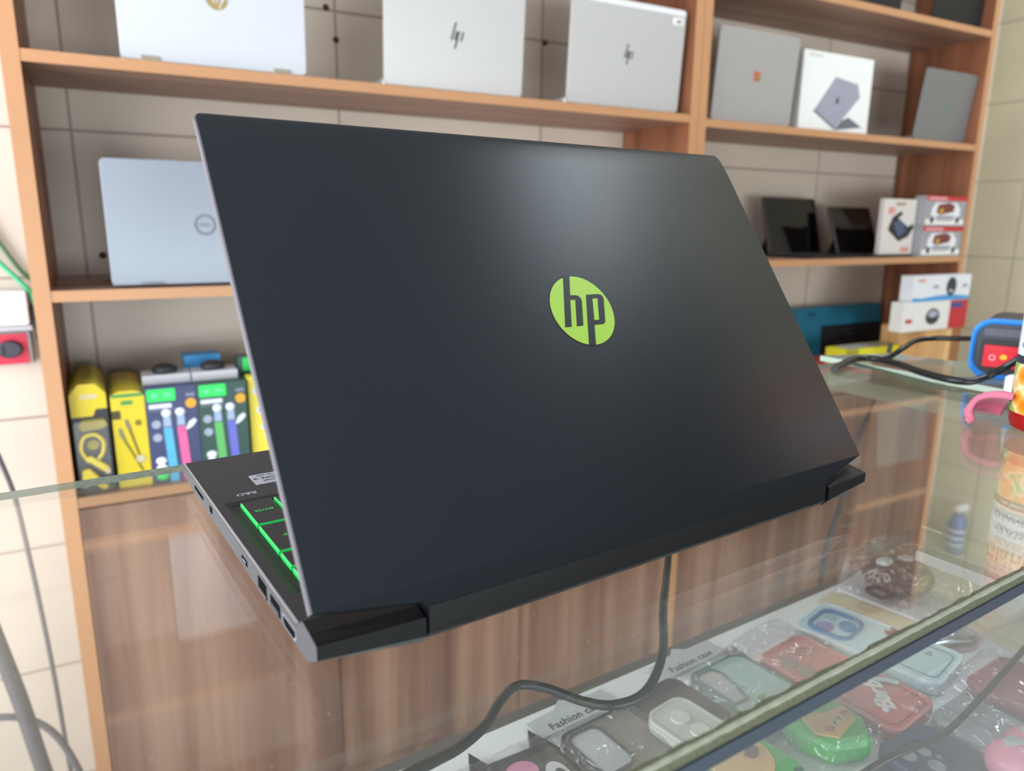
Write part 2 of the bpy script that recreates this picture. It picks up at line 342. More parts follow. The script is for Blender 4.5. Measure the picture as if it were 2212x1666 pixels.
MB().prism(rrect(0.285, 0.316, 0.195, 0.211, 0.003), -0.0006, 0, (0, 2, 1)).build('sticker', PAPERW, lid)
for k in range(3): MB().box(0.296 + k * 0.005, 0.299 + k * 0.005, -0.0009, -0.0005, 0.199, 0.206).build('sticker_print', INK, lid)
# reflected-only neighbour on the upper shelf
L, lid = shelf_laptop('silver laptop on the upper left shelf above the frame, mirrored in the counter glass', BK(0.34, 0.03, 0.8004), 0.31, 0.215, 0.21, SILVER, SILVER)
L, lid = shelf_laptop('pale grey laptop with small orange four-square emblem, left of the white laptop box', BK(1.382, 0.035, SR['A']), 0.284, 0.222, 0.215, GREY, GREY)
for ix, iz in ((0, 0), (1, 0), (0, 1), (1, 1)):
    MB().box(0.1305 + ix * 0.0125, 0.1415 + ix * 0.0125, -0.0006, 0, 0.103 + iz * 0.0125, 0.114 + iz * 0.0125).build('emblem_square', mat('orange_mark_%d' % (ix + 2 * iz), ((176, 96, 60), (150, 118, 84), (190, 84, 50), (182, 110, 66))[ix + 2 * iz], 0.4), lid)
L, lid = shelf_laptop('dark grey laptop with faint teal emblem, against the right end of the bookcase', BK(2.222, 0.045, SR['A']), 0.262, 0.208, 0.205, GREY_D, GREY_D, tilt=6)
MB().prism(oval(0.131, 0.104, 0.010, 0.010), -0.0005, 0, (0, 2, 1)).build('emblem', mat('teal_mark', (96, 128, 128), 0.3, 0.3), lid)
L, lid = shelf_laptop('blue-silver laptop with round ring emblem on the second shelf behind the big laptop', BK(-0.006, 0.03, SL['B']), 0.325, 0.220, 0.21, SILVER_B, SILVER_B, tilt=3)
rg = MB(); n = 36
a = oval(0.1625, 0.108, 0.0190, 0.0190, n); b_ = oval(0.1625, 0.108, 0.0145, 0.0145, n)
rg.loft([[(x, -0.0006, z) for x, z in a], [(x, -0.0006, z) for x, z in b_]], 0).build('ring_emblem', mat('ring_mark', (112, 115, 122), 0.45, 0.0), lid)
text('emblem_letters', 'DELL', 0.0095, MATS['ring_mark'], lid, face_m(0.1625, -0.0004, 0.108))
MB().box(0.048, 0.085, -0.0066, 0.004, 0.006, 0.009).build('hinge_slot', mat('slot_grey', (120, 124, 132), 0.5), L)

# tablets with keyboards facing the viewer
def tablet(label, M, wdt, hgt, dep, lean, shine):
    L = thing('tablet_computer', label, 'tablet computer', M)
    MB().prism(rrect(0, wdt, -dep, 0, 0.006), 0, 0.006).build('keyboard', BLACK, L, bevel=0.001)
    for r_ in range(4):
        MB().box(0.02, wdt - 0.02, -0.03 - r_ * 0.018, -0.016 - r_ * 0.018, 0.006, 0.0068).build('key_row', mat('key_black', (34, 34, 37), 0.5), L)
    sm = Matrix.Translation((0, 0.0, 0.006)) @ Matrix.Rotation(R(-lean), 4, 'X')
    s_ = MB().prism(rrect(0, wdt, 0, hgt, 0.006), 0, 0.009, (0, 2, 1), 0).build('screen_case', mat('grey_metal_case', (84, 78, 78), 0.4, 0.5), L, sm, bevel=0.0015)
    MB().prism(rrect(0.004, wdt - 0.004, 0.004, hgt - 0.004, 0.004), -0.0006, 0.0, (0, 2, 1)).build('screen_glass', mat('tablet_glass', (5, 5, 6), 0.06, spec=0.25), s_)
    MB().prism([(0.03, 0.0), (wdt - 0.03, 0.0), (wdt - 0.03, 0.105), (0.03, 0.105)], 0.0, 0.002, (0, 2, 1)).build('kickstand', MATS['grey_metal_case'], L, Matrix.Translation((0, 0.066, 0.002)) @ Matrix.Rotation(R(24), 4, 'X'))
    return L
tablet('black tablet computer with keyboard, left on the third shelf of the right bay', BK(1.772, 0.155, SR['B'], 6), 0.262, 0.178, 0.145, 14, 0)
tablet('smaller black tablet computer with keyboard, between the other tablet and the white watch box', BK(2.045, 0.125, SR['B'], 3), 0.215, 0.158, 0.115, 20, 0)

# ------------------------------------------------------------------ boxes on the right bay
def carton(name, label, M, wx, dy, hz, m, cat='box', group=None):
    b = thing(name, label, cat, M, group)
    MB().box(0, wx, 0, dy, 0, hz).build('carton', m, b, bevel=0.0012)
    return b
b = carton('laptop_box', 'white laptop box printed with a picture of a slim grey laptop', BK(1.716, 0.045, SR['A']), 0.292, 0.062, 0.212, mat('box_white', (226, 228, 224), 0.45, var=0.01))
GR1 = mat('print_grey', (150, 150, 164), 0.5); GR2 = mat('print_dark_grey', (104, 104, 112), 0.5)
print_on('laptop_picture', [(0.056, 0.055), (0.150, 0.012), (0.245, 0.105), (0.232, 0.140), (0.135, 0.152)], 0, GR1, b)
print_on('laptop_picture_base', [(0.150, 0.010), (0.265, 0.024), (0.205, 0.048), (0.178, 0.038)], -0.0004, GR2, b)
print_on('picture_edge', [(0.056, 0.055), (0.150, 0.010), (0.151, 0.015), (0.058, 0.060)], -0.0005, GR2, b)
print_on('picture_emblem', oval(0.150, 0.088, 0.0065, 0.0075), -0.0005, mat('print_charcoal', (62, 62, 70), 0.5), b)
print_on('picture_emblem_leaf', oval(0.153, 0.098, 0.0022, 0.0034), -0.0005, MATS['print_charcoal'], b)
print_on('box_title', rect(0.02, 0.075, 0.198, 0.203), 0, mat('print_pale', (190, 190, 178), 0.5), b)
MB().box(0.0, 0.292, 0.002, 0.062, 0.2118, 0.2126).build('lid_seam', mat('box_edge', (206, 204, 190), 0.5), b)

b = carton('watch_box', 'white box picturing a dark smart watch, between black tablet and gamepad boxes', BK(2.135, 0.010, SR['B'] + 0.0071, -6), 0.158, 0.018, 0.170, mat('box_white2', (210, 202, 194), 0.5, var=0.02))
b.matrix_world = BK(2.112, 0.030, SR['B'] + 0.0076, 0)
print_on('hang_tab', rect(0.055, 0.10, 0.150, 0.160), 0, mat('print_olive', (150, 140, 116), 0.5), b)
print_on('red_mark', rect(0.02, 0.052, 0.125, 0.145), 0, mat('print_pink_red', (208, 140, 128), 0.5), b)
print_on('watch_strap_picture', [(0.03, 0.085), (0.045, 0.115), (0.08, 0.133), (0.095, 0.126), (0.072, 0.112), (0.125, 0.085), (0.147, 0.095), (0.155, 0.085), (0.13, 0.055), (0.085, 0.04), (0.028, 0.075)], 0, mat('print_black', (36, 34, 36), 0.5), b)
print_on('watch_face_picture', [(0.048, 0.098), (0.088, 0.106), (0.12, 0.072), (0.082, 0.052)], -0.0005, mat('print_slate', (70, 82, 112), 0.4), b)
print_on('red_mark', rect(0.10, 0.14, 0.008, 0.022), 0, MATS['print_pink_red'], b)
RED = mat('print_red', (186, 42, 48), 0.5); SILV = mat('print_silver', (176, 178, 184), 0.4)
def gamepad_box(label, z):
    b = carton('gamepad_box', label, BK(2.274, 0.002, z), 0.214, 0.04, 0.0945, mat('box_silver_grey', (150, 150, 154), 0.45, var=0.1, scale=25), 'box', 'gamepad boxes')
    print_on('red_band', rect(0.0, 0.214, 0.080, 0.0945), 0, RED, b)
    print_on('pale_lettering', rect(0.012, 0.105, 0.083, 0.091), -0.0005, mat('print_light_pink', (220, 150, 152), 0.5), b)
    print_on('white_panel', [(0.006, 0.006), (0.206, 0.006), (0.206, 0.022), (0.006, 0.022)], 0, PAPERW, b)
    gp = [(0.028, 0.014), (0.046, 0.012), (0.060, 0.034), (0.150, 0.034), (0.164, 0.014), (0.182, 0.016), (0.180, 0.055), (0.160, 0.074), (0.050, 0.074), (0.030, 0.055)]
    print_on('gamepad_picture', gp, -0.0005, mat('print_white', (222, 222, 226), 0.45), b)
    print_on('hero_art', [(0.055, 0.044), (0.075, 0.036), (0.145, 0.046), (0.15, 0.066), (0.12, 0.074), (0.062, 0.068)], -0.001, mat('print_maroon', (110, 52, 48), 0.5, var=0.5, scale=90), b)
    print_on('gold_patch', [(0.068, 0.044), (0.085, 0.040), (0.092, 0.054), (0.080, 0.058)], -0.0014, mat('print_gold', (196, 156, 54), 0.5), b)
    for x in (0.037, 0.171): print_on('dark_grip', [(x - 0.010, 0.010), (x + 0.008, 0.012), (x + 0.010, 0.030), (x - 0.008, 0.030)], -0.001, mat('print_navy', (50, 48, 66), 0.5), b)
    for k in range(6): print_on('caption', rect(0.062 + k * 0.014, 0.072 + k * 0.014, 0.017, 0.020), -0.0009, INK, b)
gamepad_box('lower of two stacked gamepad boxes with red header band', SR['B'])
gamepad_box('upper of two stacked gamepad boxes with red header band', SR['B'] + 0.0955)

zc = SR['C']
b = carton('cardboard_box', 'tall tan cardboard box supporting the white and red boxes, right end of the bottom shelf', BK(2.275, -0.055, zc), 0.185, 0.16, 0.165, wood('tan_board', (196, 150, 94), (210, 164, 108), (222, 178, 122), 2))
MB().box(0.135, 0.186, -0.001, 0.0, 0, 0.165).build('side_strip', mat('tan_dark', (150, 100, 62), 0.5), b)
b = carton('lens_box', 'white box with red end and round lens picture, resting on the tan cardboard box', BK(2.140, -0.058, zc + 0.1655), 0.330, 0.045, 0.092, mat('box_white3', (226, 224, 218), 0.5, var=0.02))
print_on('red_end', rect(0.235, 0.330, 0.0, 0.092), 0, RED, b); print_on('blue_title', rect(0.240, 0.300, 0.068, 0.084), -0.0005, mat('print_blue', (56, 74, 140), 0.5), b)
print_on('lens_picture', oval(0.148, 0.044, 0.036, 0.026), -0.0, mat('print_gunmetal', (52, 58, 58), 0.4), b)
print_on('lens_highlight', oval(0.148, 0.052, 0.025, 0.011), -0.0005, mat('print_lilac', (170, 172, 190), 0.4), b)
print_on('red_mark', rect(0.012, 0.045, 0.028, 0.040), 0, RED, b)
print_on('vent_grille', rect(0.130, 0.166, 0.030, 0.036), -0.0006, INK, b)
b = carton('camera_box', 'white box with blue wave and dark camera picture, topmost of the stack of white boxes', BK(2.185, -0.050, zc + 0.258), 0.300, 0.045, 0.080, mat('box_white4', (222, 224, 228), 0.5, var=0.02))
print_on('blue_wave', [(0, 0), (0.30, 0), (0.30, 0.010), (0.2, 0.018), (0.12, 0.016), (0.05, 0.010), (0, 0.012)], 0, mat('print_sky', (70, 150, 205), 0.5), b)
print_on('camera_picture', oval(0.195, 0.044, 0.026, 0.030), -0.0005, mat('print_indigo', (46, 44, 66), 0.4), b)
print_on('camera_glint', rect(0.188, 0.200, 0.026, 0.034), -0.001, mat('print_white', (222, 222, 226), 0.45), b)
print_on('red_mark', rect(0.018, 0.058, 0.062, 0.070), 0, MATS['print_pink_red'], b)
for x in (0.100, 0.255): print_on('caption', rect(x, x + 0.028, 0.040, 0.050), 0, mat('print_grey_blue', (150, 156, 176), 0.5), b)
TEAL = mat('teal_card', (24, 112, 138), 0.45, var=0.05)
b = carton('flat_packet', 'flat red packet under the yellow box at the left of the keyboard boxes', BK(1.93, 0.02, zc), 0.34, 0.18, 0.055, mat('packet_red', (186, 74, 60), 0.5, var=0.25, scale=18))
b = carton('flat_packet', 'flat green packet in front of the red packet on the bottom shelf', BK(1.90, -0.005, zc), 0.10, 0.024, 0.045, mat('packet_green', (70, 134, 70), 0.5, var=0.2, scale=18))
b = carton('yellow_box', 'long yellow box lying in front of the teal keyboard box', BK(2.000, 0.025, zc + 0.0555), 0.265, 0.075, 0.052, mat('carton_yellow', (222, 212, 40), 0.5, var=0.04))
print_on('olive_end', rect(0, 0.06, 0, 0.052), 0, mat('print_dark_yellow', (160, 148, 34), 0.5), b)
MB().box(0.03, 0.24, 0.01, 0.066, 0.0522, 0.0528).build('silver_label', SILV, b)
b = carton('keyboard_box', 'teal keyboard box with black window standing behind the yellow box', BK(2.00, 0.205, zc + 0.003, 1.5), 0.44, 0.04, 0.215, TEAL)
b.rotation_euler.x = R(-4)
print_on('black_keyboard_window', rect(0.115, 0.44, 0.035, 0.150), 0, mat('window_black', (20, 22, 26), 0.4), b)
for r_ in range(5): print_on('keyboard_row', rect(0.125, 0.43, 0.045 + r_ * 0.020, 0.058 + r_ * 0.020), -0.0005, mat('key_charcoal', (34, 36, 40), 0.5), b)
print_on('dark_title', rect(0.045, 0.085, 0.185, 0.198), 0, mat('print_teal_dark', (16, 76, 96), 0.5), b)
# dark things on the top right shelf
for u, wdt, lab in ((1.80, 0.285, 'black laptop lid on the top right shelf, left of the gap'), (2.236, 0.245, 'black laptop lid on the top right shelf beside the end upright')):
    L, lid = shelf_laptop(lab, BK(u, 0.04, SR['T']), wdt, 0.20, 0.2, mat('matte_black_lid', (18, 18, 20), 0.6), BLACK, tilt=3)

# ------------------------------------------------------------------ accessory packs, left bay bottom shelf
zc = SL['C']
YEL = mat('pack_yellow', (208, 186, 18), 0.4, var=0.05); PBLK = mat('pack_black', (30, 30, 34), 0.4); PGREEN = mat('pack_dark_green', (28, 66, 60), 0.4); PNAVY = mat('pack_navy', (48, 56, 96), 0.4)
SIL = mat('foil_silver', (190, 176, 150), 0.35, 0.4)
def arch(w_, h_, r=0.012): return [(0, 0), (w_, 0), (w_, h_ - r * 1.6), (w_ - r, h_ - 0.004), (w_ * 0.72, h_), (w_ * 0.28, h_), (r, h_ - 0.004), (0, h_ - r * 1.6)]
for k in range(6):
    p = thing('cable_pack', ('front yellow and black hanging pack with a looped yellow cable, beside the left upright' if k == 0 else 'yellow and black hanging pack, %s in the row behind the front looped cable pack' % ['', 'second', 'third', 'fourth', 'fifth', 'last'][k]), 'cable pack', BK(-0.094 - 0.0008 * k, 0.022 + 0.038 * k, zc), 'yellow and black cable packs')
    hh = 0.205
    MB().prism(arch(0.058, hh), 0, 0.007, (0, 2, 1), 0, side=1).build('backing_card', [PBLK, SIL], p)
    print_on('yellow_header', [(0, 0.145), (0.034, 0.145), (0.040, 0.158), (0.058, 0.158), (0.058, hh - 0.019), (0.046, hh - 0.004), (0.042, hh), (0.016, hh), (0.012, hh - 0.004), (0, hh - 0.019)], 0, YEL, p)
    print_on('hanger_slot', rrect(0.016, 0.044, 0.178, 0.186, 0.003), -0.0005, mat('slot_pale', (200, 190, 150), 0.5), p)
    MB().prism(rrect(0.003, 0.055, 0.006, 0.140, 0.006), -0.018, 0.0, (0, 2, 1)).build('blister', clear('blister_clear', (0.93, 0.93, 0.93), rough=0.1, dust_haze=0.03, r0=0.05), p)
    if k == 0:
        MB().tube([(0.020, -0.008, 0.062), (0.010, -0.008, 0.085), (0.016, -0.008, 0.108), (0.034, -0.008, 0.112), (0.046, -0.008, 0.098), (0.044, -0.008, 0.078), (0.036, -0.008, 0.066)], 0.0034, 8).build('looped_cable', YEL, p)
        MB().prism([(0.012, 0.070), (0.024, 0.074), (0.052, 0.050), (0.044, 0.040)], -0.014, -0.006, (0, 2, 1)).build('cable_plug', YEL, p, bevel=0.002)
        MB().prism([(0.008, 0.048), (0.020, 0.050), (0.048, 0.012), (0.040, 0.006), (0.022, 0.022), (0.010, 0.014), (0.005, 0.018)], -0.014, -0.005, (0, 2, 1)).build('cable_plug', YEL, p, bevel=0.002)
        MB().box(0.044, 0.053, -0.013, -0.007, 0.037, 0.047).build('plug_tip', SIL, p, bevel=0.001)
        print_on('length_mark', oval(0.029, 0.091, 0.010, 0.009), -0.001, mat('print_dull_yellow', (150, 138, 34), 0.5), p)
        print_on('yellow_burst', [(0.008, 0.128), (0.016, 0.140), (0.05, 0.140), (0.056, 0.126), (0.046, 0.120), (0.014, 0.118)], -0.0005, mat('print_dull_yellow', (150, 138, 34), 0.5), p)
for k in range(5):
    p = thing('charger_pack', ('front yellow pack printed with two grey cables, next to the looped cable pack' if k == 0 else 'yellow pack with green top edge, %s in the row behind the front two-cable pack' % ['', 'second', 'third', 'fourth', 'last'][k]), 'cable pack', BK(-0.030 - 0.001 * k, 0.022 + 0.040 * k, zc), 'yellow charger packs')
    MB().prism(arch(0.056, 0.186, 0.006), 0, 0.034, (0, 2, 1), 0, topm=1).build('carton', [YEL, mat('pack_green_back', (74, 108, 50), 0.5)], p)
    print_on('green_top_line', rect(0.002, 0.054, 0.1745, 0.181), 0, mat('print_green', (70, 140, 70), 0.5), p)
    if k == 0:
        print_on('green_badge', rrect(0.016, 0.036, 0.160, 0.168, 0.003), -0.0005, MATS['print_green'], p)
        print_on('dark_badge', rect(0.0, 0.014, 0.134, 0.150), -0.0005, mat('print_brown', (70, 62, 24), 0.5), p)
        for dx, dz in ((0, 0), (0.012, 0.016)):
            print_on('cable_picture', [(0.012 + dx, 0.098 + dz), (0.017 + dx, 0.098 + dz), (0.044, 0.030 + dz), (0.040, 0.030 + dz)], -0.0005, mat('print_dark_mustard', (120, 108, 20), 0.5), p)
            print_on('plug_picture', [(0.010 + dx, 0.100 + dz), (0.018 + dx, 0.096 + dz), (0.013 + dx, 0.116 + dz), (0.008 + dx, 0.116 + dz)], -0.0008, mat('print_slate_grey', (120, 116, 100), 0.5), p)
        print_on('grey_burst', oval(0.040, 0.054, 0.008, 0.007), -0.001, mat('print_ash', (188, 184, 150), 0.5), p)
        print_on('round_mark', oval(0.042, 0.124, 0.0055, 0.0055), -0.0005, MATS['print_dark_mustard'], p)
LIME = mat('print_neon_green', (36, 214, 92), 0.45); ORNG = mat('print_orange', (226, 160, 40), 0.5); PW = mat('print_bluish_white', (214, 220, 232), 0.4)
def mic_pack(label, u, back, stick, extra):
    p = thing('selfie_stick_pack', label, 'accessory pack', BK(u, 0.022, zc))
    MB().box(0, 0.090, 0, 0.03, 0, 0.188).build('carton', back, p, bevel=0.001)
    print_on('green_logo_panel', rrect(0.003, 0.052, 0.160, 0.184, 0.003), 0, LIME, p)
    for x in (0.012, 0.034): print_on('logo_patch', oval(x + 0.004, 0.172, 0.007, 0.005), -0.0005, mat('print_mint', (90, 236, 140), 0.45), p)
    print_on('white_title', rect(0.005, 0.044, 0.147, 0.155), 0, PW, p); print_on('title_underline', rect(0.005, 0.054, 0.142, 0.1435), 0, mat('print_fade', (120, 128, 150), 0.5), p)
    print_on('orange_seal', oval(0.078, 0.152, 0.0095, 0.0095), 0, ORNG, p); print_on('caption', rect(0.070, 0.086, 0.166, 0.172), 0, mat('print_fade', (120, 128, 150), 0.5), p)
    for i, (x, cc) in enumerate(((0.034, stick[0]), (0.058, stick[1]))):
        print_on('stick_picture', [(x - 0.0075, 0.108), (x + 0.0075, 0.108), (x + 0.0085 + 0.004, 0.0), (x - 0.0050 + 0.002, 0.0)], -0.0005, cc, p)
        print_on('stick_head_picture', [(x - 0.007, 0.110), (x + 0.007, 0.110), (x + 0.006, 0.135), (x - 0.006, 0.135)], -0.0005, mat('print_ice', (150, 168, 196), 0.4), p)
        MB().ell(x, -0.001, 0.137, 0.0085, 0.002, 0.0080).build('white_bulb_picture', PW, p)
    for z in (0.116, 0.090): print_on('white_ring', oval(0.015, z, 0.008, 0.008), 0, mat('print_mist', (150, 160, 180), 0.5), p)
    print_on('white_burst', [(0.066, 0.104), (0.072, 0.116), (0.082, 0.122), (0.086, 0.116), (0.078, 0.106), (0.068, 0.100)], -0.0005, PW, p)
    for z in (0.044, 0.030): MB().ell(0.018, -0.001, z, 0.0095, 0.002, 0.0075).build('round_adapter_picture', PW, p)
    MB().ell(0.018, -0.001, 0.012, 0.0105, 0.002, 0.0070).build('round_adapter_picture', LIME, p)
    return p
mic_pack('navy pack printed with a blue and a pink selfie stick, third from the left upright', 0.027, PNAVY, (mat('stick_blue', (78, 168, 214), 0.4), mat('stick_pink', (222, 92, 148), 0.4)), 0)
mic_pack('dark green pack printed with green and violet selfie sticks, right of the navy pack', 0.1175, PGREEN, (mat('stick_green', (88, 172, 92), 0.4), mat('stick_violet', (96, 100, 190), 0.4)), 0)
def cable_box(label, u, v, z):
    b = thing('cable_box', label, 'box', BK(u, v, z)); wd = 0.086
    MB().box(0, wd, 0, 0.06, 0, 0.200).build('carton', mat('box_white5', (214, 216, 222), 0.5, var=0.02), b, bevel=0.001)
    MB().ell(0.042, 0.03, 0.206, 0.024, 0.022, 0.012).build('coiled_cable', mat('coil_dark', (48, 48, 52), 0.5, var=0.4, scale=200), b)
    return b
cable_box('white box topped with a dark coiled cable, behind the navy pack', 0.0265, 0.075, zc)
cable_box('white box topped with a dark coiled cable, behind the dark green pack', 0.115, 0.075, zc)
b = carton('blue_box', 'bright blue box behind the dark green selfie stick pack', BK(0.108, 0.15, zc), 0.070, 0.05, 0.222, mat('carton_blue', (62, 150, 214), 0.5, var=0.03))
b = carton('green_tab_pack', 'dark pack with bright green logo panel, behind the yellow pack at the laptop edge', BK(0.2045, 0.10, zc), 0.085, 0.03, 0.222, PGREEN)
print_on('green_logo_panel', rrect(0.010, 0.060, 0.190, 0.218, 0.003), 0, LIME, b)
b = carton('yellow_white_pack', 'yellow pack with column of white icons, right of the dark green pack', BK(0.213, 0.035, zc), 0.075, 0.03, 0.190, mat('carton_yellow_pale', (236, 218, 70), 0.45, var=0.03))
for x, z, rx, rz in ((0.018, 0.160, 0.010, 0.008), (0.022, 0.120, 0.009, 0.008), (0.030, 0.085, 0.011, 0.007), (0.036, 0.065, 0.009, 0.006)):
    print_on('white_icon', oval(x, z, rx, rz), 0, PW, b); print_on('icon_centre', oval(x, z, rx * 0.4, rz * 0.4), -0.0005, mat('print_grey_blue', (150, 156, 176), 0.5), b)
print_on('caption_line', rect(0.006, 0.05, 0.016, 0.020), 0, mat('print_fade', (120, 128, 150), 0.5), b)

# ------------------------------------------------------------------ wall fittings left of the bookcase
t = thing('rotary_switch', 'red wall switch with black rotary knob at the left edge', 'switch', BK(-0.243, 0.275, -0.119))
MB().box(0, 0.084, -0.03, 0, 0, 0.066).build('switch_box', mat('switch_grey', (178, 178, 184), 0.5), t, bevel=0.003)
MB().prism(rrect(0.004, 0.078, 0.003, 0.063, 0.004), -0.0325, -0.03, (0, 2, 1)).build('red_plate', mat('switch_red', (206, 34, 66), 0.4, var=0.05), t)
MB().prism(oval(0.048, 0.034, 0.021, 0.017), -0.048, -0.0325, (0, 2, 1)).build('knob', mat('knob_black', (50, 50, 60), 0.4), t, bevel=0.003)
MB().prism([(0.014, 0.028), (0.014, 0.036), (0.04, 0.044), (0.04, 0.022)], -0.050, -0.034, (0, 2, 1)).build('knob_pointer', MATS['knob_black'], t, bevel=0.002)
t = thing('junction_box', 'white electrical box on the wall above the red rotary switch', 'electrical box', BK(-0.30, 0.275, -0.05))
MB().box(0, 0.145, -0.05, 0, 0.012, 0.078).build('cover', WHITE, t, bevel=0.004)
MB().box(-0.002, 0.148, -0.045, 0, 0, 0.011).build('rail', mat('switch_grey', (178, 178, 184), 0.5), t, bevel=0.002)
GW = mat('green_wire', (62, 186, 130), 0.4); GWD = mat('dark_green_wire', (72, 120, 74), 0.4)
def wire(label, pts, r, m, name='cable', cat='cable', group=None):
    o = MB().tube(pts, r, 10).build(name, m); return tag(o, label, cat, group)
B3 = lambda u, v, z: tuple(BK(u, v, z).translation)
wire('bright green wire looping down the wall beside the white electrical box', [B3(-0.225, 0.255, 0.16), B3(-0.205, 0.25, 0.10), B3(-0.172, 0.245, 0.055), B3(-0.150, 0.24, 0.025), B3(-0.142, 0.24, -0.005), B3(-0.137, 0.24, 0.012), B3(-0.132, 0.245, 0.022)], 0.0045, GW, 'wire', 'wire')
wire('dull green wire running down beside the left upright of the bookcase', [B3(-0.222, 0.262, 0.20), B3(-0.200, 0.26, 0.14), B3(-0.165, 0.26, 0.07), B3(-0.140, 0.26, 0.03), B3(-0.134, 0.26, -0.06), B3(-0.133, 0.262, -0.12)], 0.0040, GWD, 'wire', 'wire')
wire('short green wire below the dark connectors by the left upright', [B3(-0.140, 0.235, -0.035), B3(-0.136, 0.235, -0.055), B3(-0.134, 0.235, -0.08)], 0.0050, GW, 'wire', 'wire')
wire('dark twisted wire joints between the white electrical box and the left upright', [B3(-0.146, 0.245, 0.0), B3(-0.152, 0.24, -0.03), B3(-0.142, 0.24, -0.045), B3(-0.144, 0.24, -0.07)], 0.0065, mat('dark_wire', (60, 50, 52), 0.5), 'wire', 'wire')
CBL = mat('cable_black', (26, 27, 30), 0.35); CBG = mat('cable_grey', (78, 78, 86), 0.5)
wire('thin dark cable hanging down the pale wall left of the bookcase', [B3(-0.218, 0.08, -0.25), B3(-0.202, 0.08, -0.335), B3(-0.194, 0.08, -0.445), B3(-0.188, 0.08, -0.55), B3(-0.181, 0.08, -0.72), B3(-0.176, 0.08, -0.95), B3(-0.166, 0.08, -1.14)], 0.0042, CBG)
wire('thick dark hose rising from the floor at the lower left corner', [B3(-0.256, -0.06, -0.44), B3(-0.238, -0.06, -0.55), B3(-0.219, -0.06, -0.67), B3(-0.199, -0.06, -0.83), B3(-0.172, -0.06, -0.98), B3(-0.15, -0.06, -1.13)], 0.0130, mat('hose_grey', (70, 68, 74), 0.5), 'hose', 'hose')
wire('dark cable looping in an arc over the hose at the lower left corner', [B3(-0.37, 0.03, -0.83), B3(-0.31, 0.03, -0.755), B3(-0.265, 0.03, -0.745), B3(-0.212, 0.03, -0.775), B3(-0.175, 0.03, -0.84), B3(-0.145, 0.03, -0.97), B3(-0.135, 0.03, -1.14)], 0.0065, CBG)
t = thing('spray_bottle', 'blue spray bottle with white trigger head standing on the floor beyond the counter', 'spray bottle', BK(2.955, 0.13, -H))
MB().lathe([(0.030, 0), (0.033, 0.004), (0.033, 0.13), (0.026, 0.15), (0.013, 0.165), (0.013, 0.175)], 24).build('bottle', mat('bottle_blue', (84, 110, 170), 0.3, var=0.2, scale=14), t)
for z in (0.03, 0.06, 0.09): MB().lathe([(0.0335, z), (0.0335, z + 0.014)], 24, caps=False).build('label_band', mat('band_pale', (190, 200, 220), 0.4), t)
MB().box(-0.02, 0.055, -0.012, 0.012, 0.175, 0.20).build('trigger_head', WHITE, t, bevel=0.005)
MB().prism([(0.03, 0.176), (0.042, 0.176), (0.060, 0.145), (0.054, 0.142)], -0.006, 0.006, (0, 2, 1)).build('trigger', WHITE, t, bevel=0.002)

# ------------------------------------------------------------------ glass counter
VF, VB, UL, UR = 0.1455, 0.540, -0.62, 0.8655
t = thing('display_counter', 'glass-topped display counter holding phone cases, the dark laptop standing on it', 'display counter', CT(0, 0, -H))
gt = MB(); pl = [(UL, VF), (0.745, VF), (0.8655, VB - 0.004), (0.855, VB), (UL, VB)]
gt.prism(pl, H - 0.0050, H, (0, 1, 2), 0, side=1); gt.build('glass_top', [GLASS, GLASS_E], t)
ed = MB()
rnd = random.Random(4)
xs = [UL + k * 0.005 for k in range(int((0.745 - UL) / 0.005) + 1)] + [0.745]
ed.loft([[(x, VF - 0.0012, H - 0.0056), (x, VF - 0.0014, H - 0.0004), (x, VF + 0.0002 + rnd.random() * 0.0006, H + 0.0003), (x, VF + 0.0010 + rnd.random() * 0.0014, H + 0.0002), (x, VF + 0.001, H - 0.0056)] for x in xs], 0, (0, 0))
ed.build('edge_sealant', mat('speckled_sealant', (88, 92, 70), 0.55, var=0.85, scale=700, bump=0.6), t)
wl = MB(); wl.loft([[(x, VF - 0.0016, H - 0.0006 - rnd.random() * 0.0006), (x, VF - 0.0017, H + 0.0002), (x, VF - 0.0006 + rnd.random() * 0.0004, H + 0.0005)] for x in xs[60:]], 0, (0, 0)); wl.build('sealant_bead', mat('pale_bead', (150, 154, 136), 0.6, var=0.4, scale=160), t)
MB().box(UL, 0.745, VF - 0.0020, VF + 0.0030, H - 0.0120, H - 0.0058).build('metal_strip', mat('blue_grey_strip', (64, 76, 90), 0.4, 0.3, var=0.08, scale=200), t)
MB().box(UL, 0.745, VF - 0.001, VF + 0.004, 0.45, H - 0.0121).build('front_glass', [GLASS_V], t)
MB().prism([(UL, VF), (0.743, VF), (0.832, 0.47), (UL, 0.47)], H - 0.262, H - 0.250).build('tray_board', mat('tray_grey', (96, 88, 82), 0.6), t)
MB().prism([(UL, VF + 0.006), (0.738, VF + 0.006), (0.826, 0.452), (UL, 0.452)], H - 0.2498, H - 0.2440).build('paper_liner', mat('liner_paper', (236, 237, 240), 0.6, var=0.05, scale=14), t)
MB().box(UL, UL + 0.018, VF, VB, 0, H - 0.0076).build('end_panel', W_DOOR, t)
MB().box(0.727, 0.745, VF, VB - 0.07, 0.0, 0.44).build('end_panel', W_DOOR, t)
MB().box(UL + 0.018, 0.727, VF, VF + 0.018, 0.0, 0.449).build('front_panel', W_DOOR, t)
MB().box(UL + 0.018, 0.49, VF + 0.0035, 0.239, H - 0.034, H - 0.029).build('inner_glass_shelf', [clear('shelf_glass', (0.96, 0.97, 0.965), dust_haze=0.025, r0=0.04)], t)
for u in (UL + 0.03, 0.46): MB().box(u, u + 0.01, VF + 0.0045, 0.225, H - 0.0415, H - 0.0345).build('shelf_bracket', mat('bracket_steel', (150, 150, 152), 0.35, 0.7), t)

